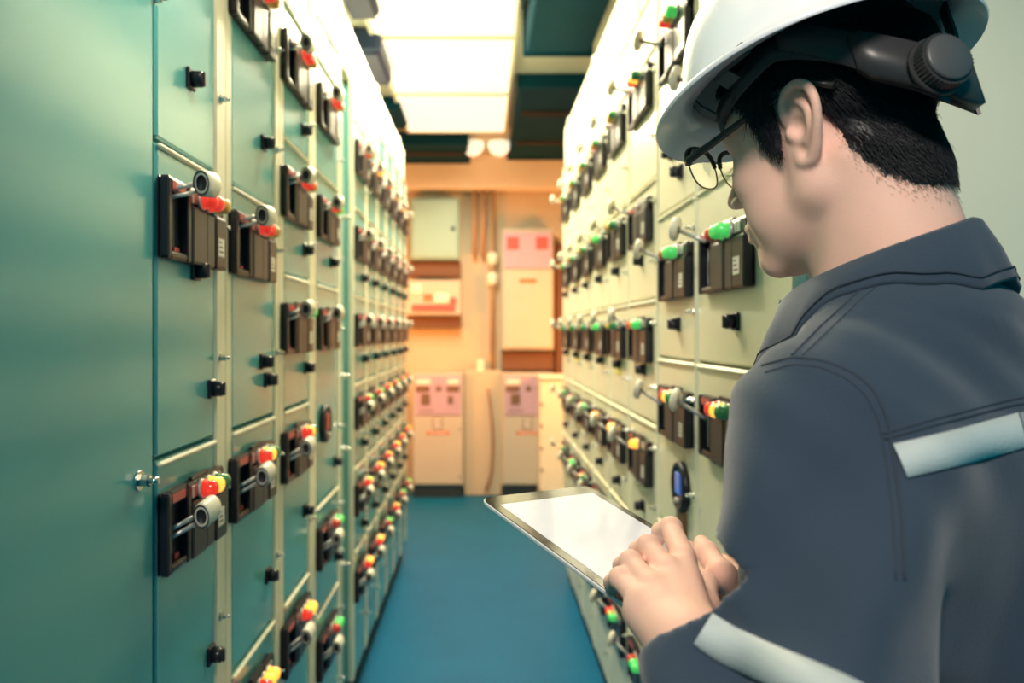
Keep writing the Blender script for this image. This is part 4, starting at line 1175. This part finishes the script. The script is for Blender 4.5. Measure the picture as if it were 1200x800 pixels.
# wide side arms that sweep down behind the ears, ratchet housing and knob
for s in (1, -1):
    rg = []
    for k in range(13):
        t = k / 12; A = math.radians(95 + 62 * t) * s
        f, l, z, w = hb(A); n = np.array(nrm((f / 0.0115, l / 0.008, 0)))
        ww = 0.014 + 0.010 * t; zz = z - 0.002 + 0.018 * (1 - t) ** 2 - 0.002
        p = np.array((f, l, zz)) + n * 0.003
        rg.append([tuple(p - n * 0.001 + np.array((0, 0, -ww))), tuple(p + n * 0.002 + np.array((0, 0, -ww))), tuple(p + n * 0.0025 + np.array((0, 0, ww))), tuple(p - n * 0.001 + np.array((0, 0, ww)))])
    MB().rings(rg, 0, True).build('side_arm', M['band'], hat)
f, l, z, w = hb(math.pi)
rh = MB(); rg = []
for k in range(15):
    A = RA - math.radians(30) + math.radians(60) * k / 14; f, l, z, w = hb(A); n = np.array(nrm((f / 0.0115, l / 0.008, 0)))
    e = 1.0 if 0 < k < 14 else 0.75
    ww = 0.0225 * e; p = np.array((f, l, z - 0.002)) + n * 0.004
    rg.append([tuple(p - n * 0.003 + np.array((0, 0, -ww))), tuple(p + n * 0.007 * e + np.array((0, 0, -ww + 0.002))), tuple(p + n * 0.008 * e + np.array((0, 0, ww - 0.002))), tuple(p - n * 0.003 + np.array((0, 0, ww)))])
rh.rings(rg, 0, True); rh.build('ratchet_housing', M['band'], hat)
f, l, z, w = hb(RA)
kb = MB(); p0 = (-0.010, 0.0, 0.0)
kb.lathe(p0, (-1, 0, 0.0), [(0, 0.026), (0.004, 0.026)], 32, 0)
n_ = 40; R1, R2 = 0.0225, 0.0238
rg = []
for d in (0.004, 0.015):
    rg.append([(p0[0] - d, (R1 if k % 2 else R2) * math.cos(2 * math.pi * k / (2 * n_)), p0[2] + (R1 if k % 2 else R2) * math.sin(2 * math.pi * k / (2 * n_))) for k in range(2 * n_)])
kb.rings([r[::-1] for r in rg], 0, True, True, True, smooth=False)
kn = kb.build('ratchet_knob', M['band'], hat, (f, l, z - 0.002))
kn.rotation_euler = (0, 0, math.atan2(l / 0.008, f / 0.0115) - math.pi)
MB().lathe((p0[0] - 0.0145, 0, p0[2]), (-1, 0, 0), [(0, 0.0205), (0.0025, 0.0205), (0.0040, 0.0190), (0.0042, 0.0)], 36).build('knob_cap', M['band2'], kn)

# ------------------------------------------------------------------ spectacles
sp = empty('spectacles'); sp.matrix_world = Matrix(((HF[0], HL[0], HU[0], HO[0]), (HF[1], HL[1], HU[1], HO[1]), (HF[2], HL[2], HU[2], HO[2]), (0, 0, 0, 1)))
tag(sp, 'black browline spectacles with thin metal lower rims on his face', 'glasses')
for s in (1, -1):
    def lp(t):          # lens outline, t in 0..1
        a = 2 * math.pi * t; c, q = math.cos(a), math.sin(a)
        x = 0.0265 * math.copysign(abs(c) ** 0.75, c); z = (0.0175 if q > 0 else 0.0225) * math.copysign(abs(q) ** 0.8, q)
        return (0.128 - 0.10 * (abs(0.034 + x) - 0.03) - 0.14 * (0.010 - z) * 0.4, s * (0.035 + x * 1.1), 0.014 + z * 1.15)
    pts = [lp(k / 48) for k in range(48)]
    MB().tube(pts, 0.0009, 6, closed=True).build('rim', M['rim'], sp)
    up = [lp(k / 48) for k in range(0, 25)]
    MB().tube(up, [0.0040 - 0.0016 * k / 24 for k in range(25)], 8).build('brow_bar', M['frame_b'], sp)
    c = np.mean(pts, 0); b = MB(); n = len(pts)
    V_ = [tuple(c + np.array((0.0022, 0, 0)))] + pts + [tuple(c + np.array((0.0012, 0, 0)))] + [(p[0] - 0.0008, p[1], p[2]) for p in pts]
    F_ = [(0, 1 + k, 1 + (k + 1) % n) for k in range(n)] + [(n + 1, n + 2 + (k + 1) % n, n + 2 + k) for k in range(n)]
    F_ += [(1 + k, n + 2 + k, n + 2 + (k + 1) % n, 1 + (k + 1) % n) for k in range(n)]
    b.add(V_, F_, 0, True); b.build('lens', M['glass'], sp)
    h = lp(0)
    tp = [(h[0], h[1], h[2] + 0.002), (h[0] - 0.004, s * 0.0685, 0.018), (0.090, s * 0.0725, 0.022), (0.045, s * 0.0775, 0.030), (0.010, s * 0.0800, 0.0330), (-0.012, s * 0.0815, 0.0385), (-0.030, s * 0.083, 0.0335), (-0.048, s * 0.083, 0.022)]
    MB().tube(tp, [0.0042, 0.0044, 0.0040, 0.0034, 0.0028, 0.0026, 0.0030, 0.0032], 8).build('temple', M['frame_b'], sp)
    MB().tube([(0.116, s * 0.010, 0.002), (0.110, s * 0.012, -0.006)], [0.0022, 0.0026], 8).build('nose_pad', M['glass'], sp)
MB().tube([(0.1275, 0.0070, 0.018), (0.130, 0, 0.021), (0.1275, -0.0070, 0.018)], 0.0012, 8).build('bridge', M['rim'], sp)
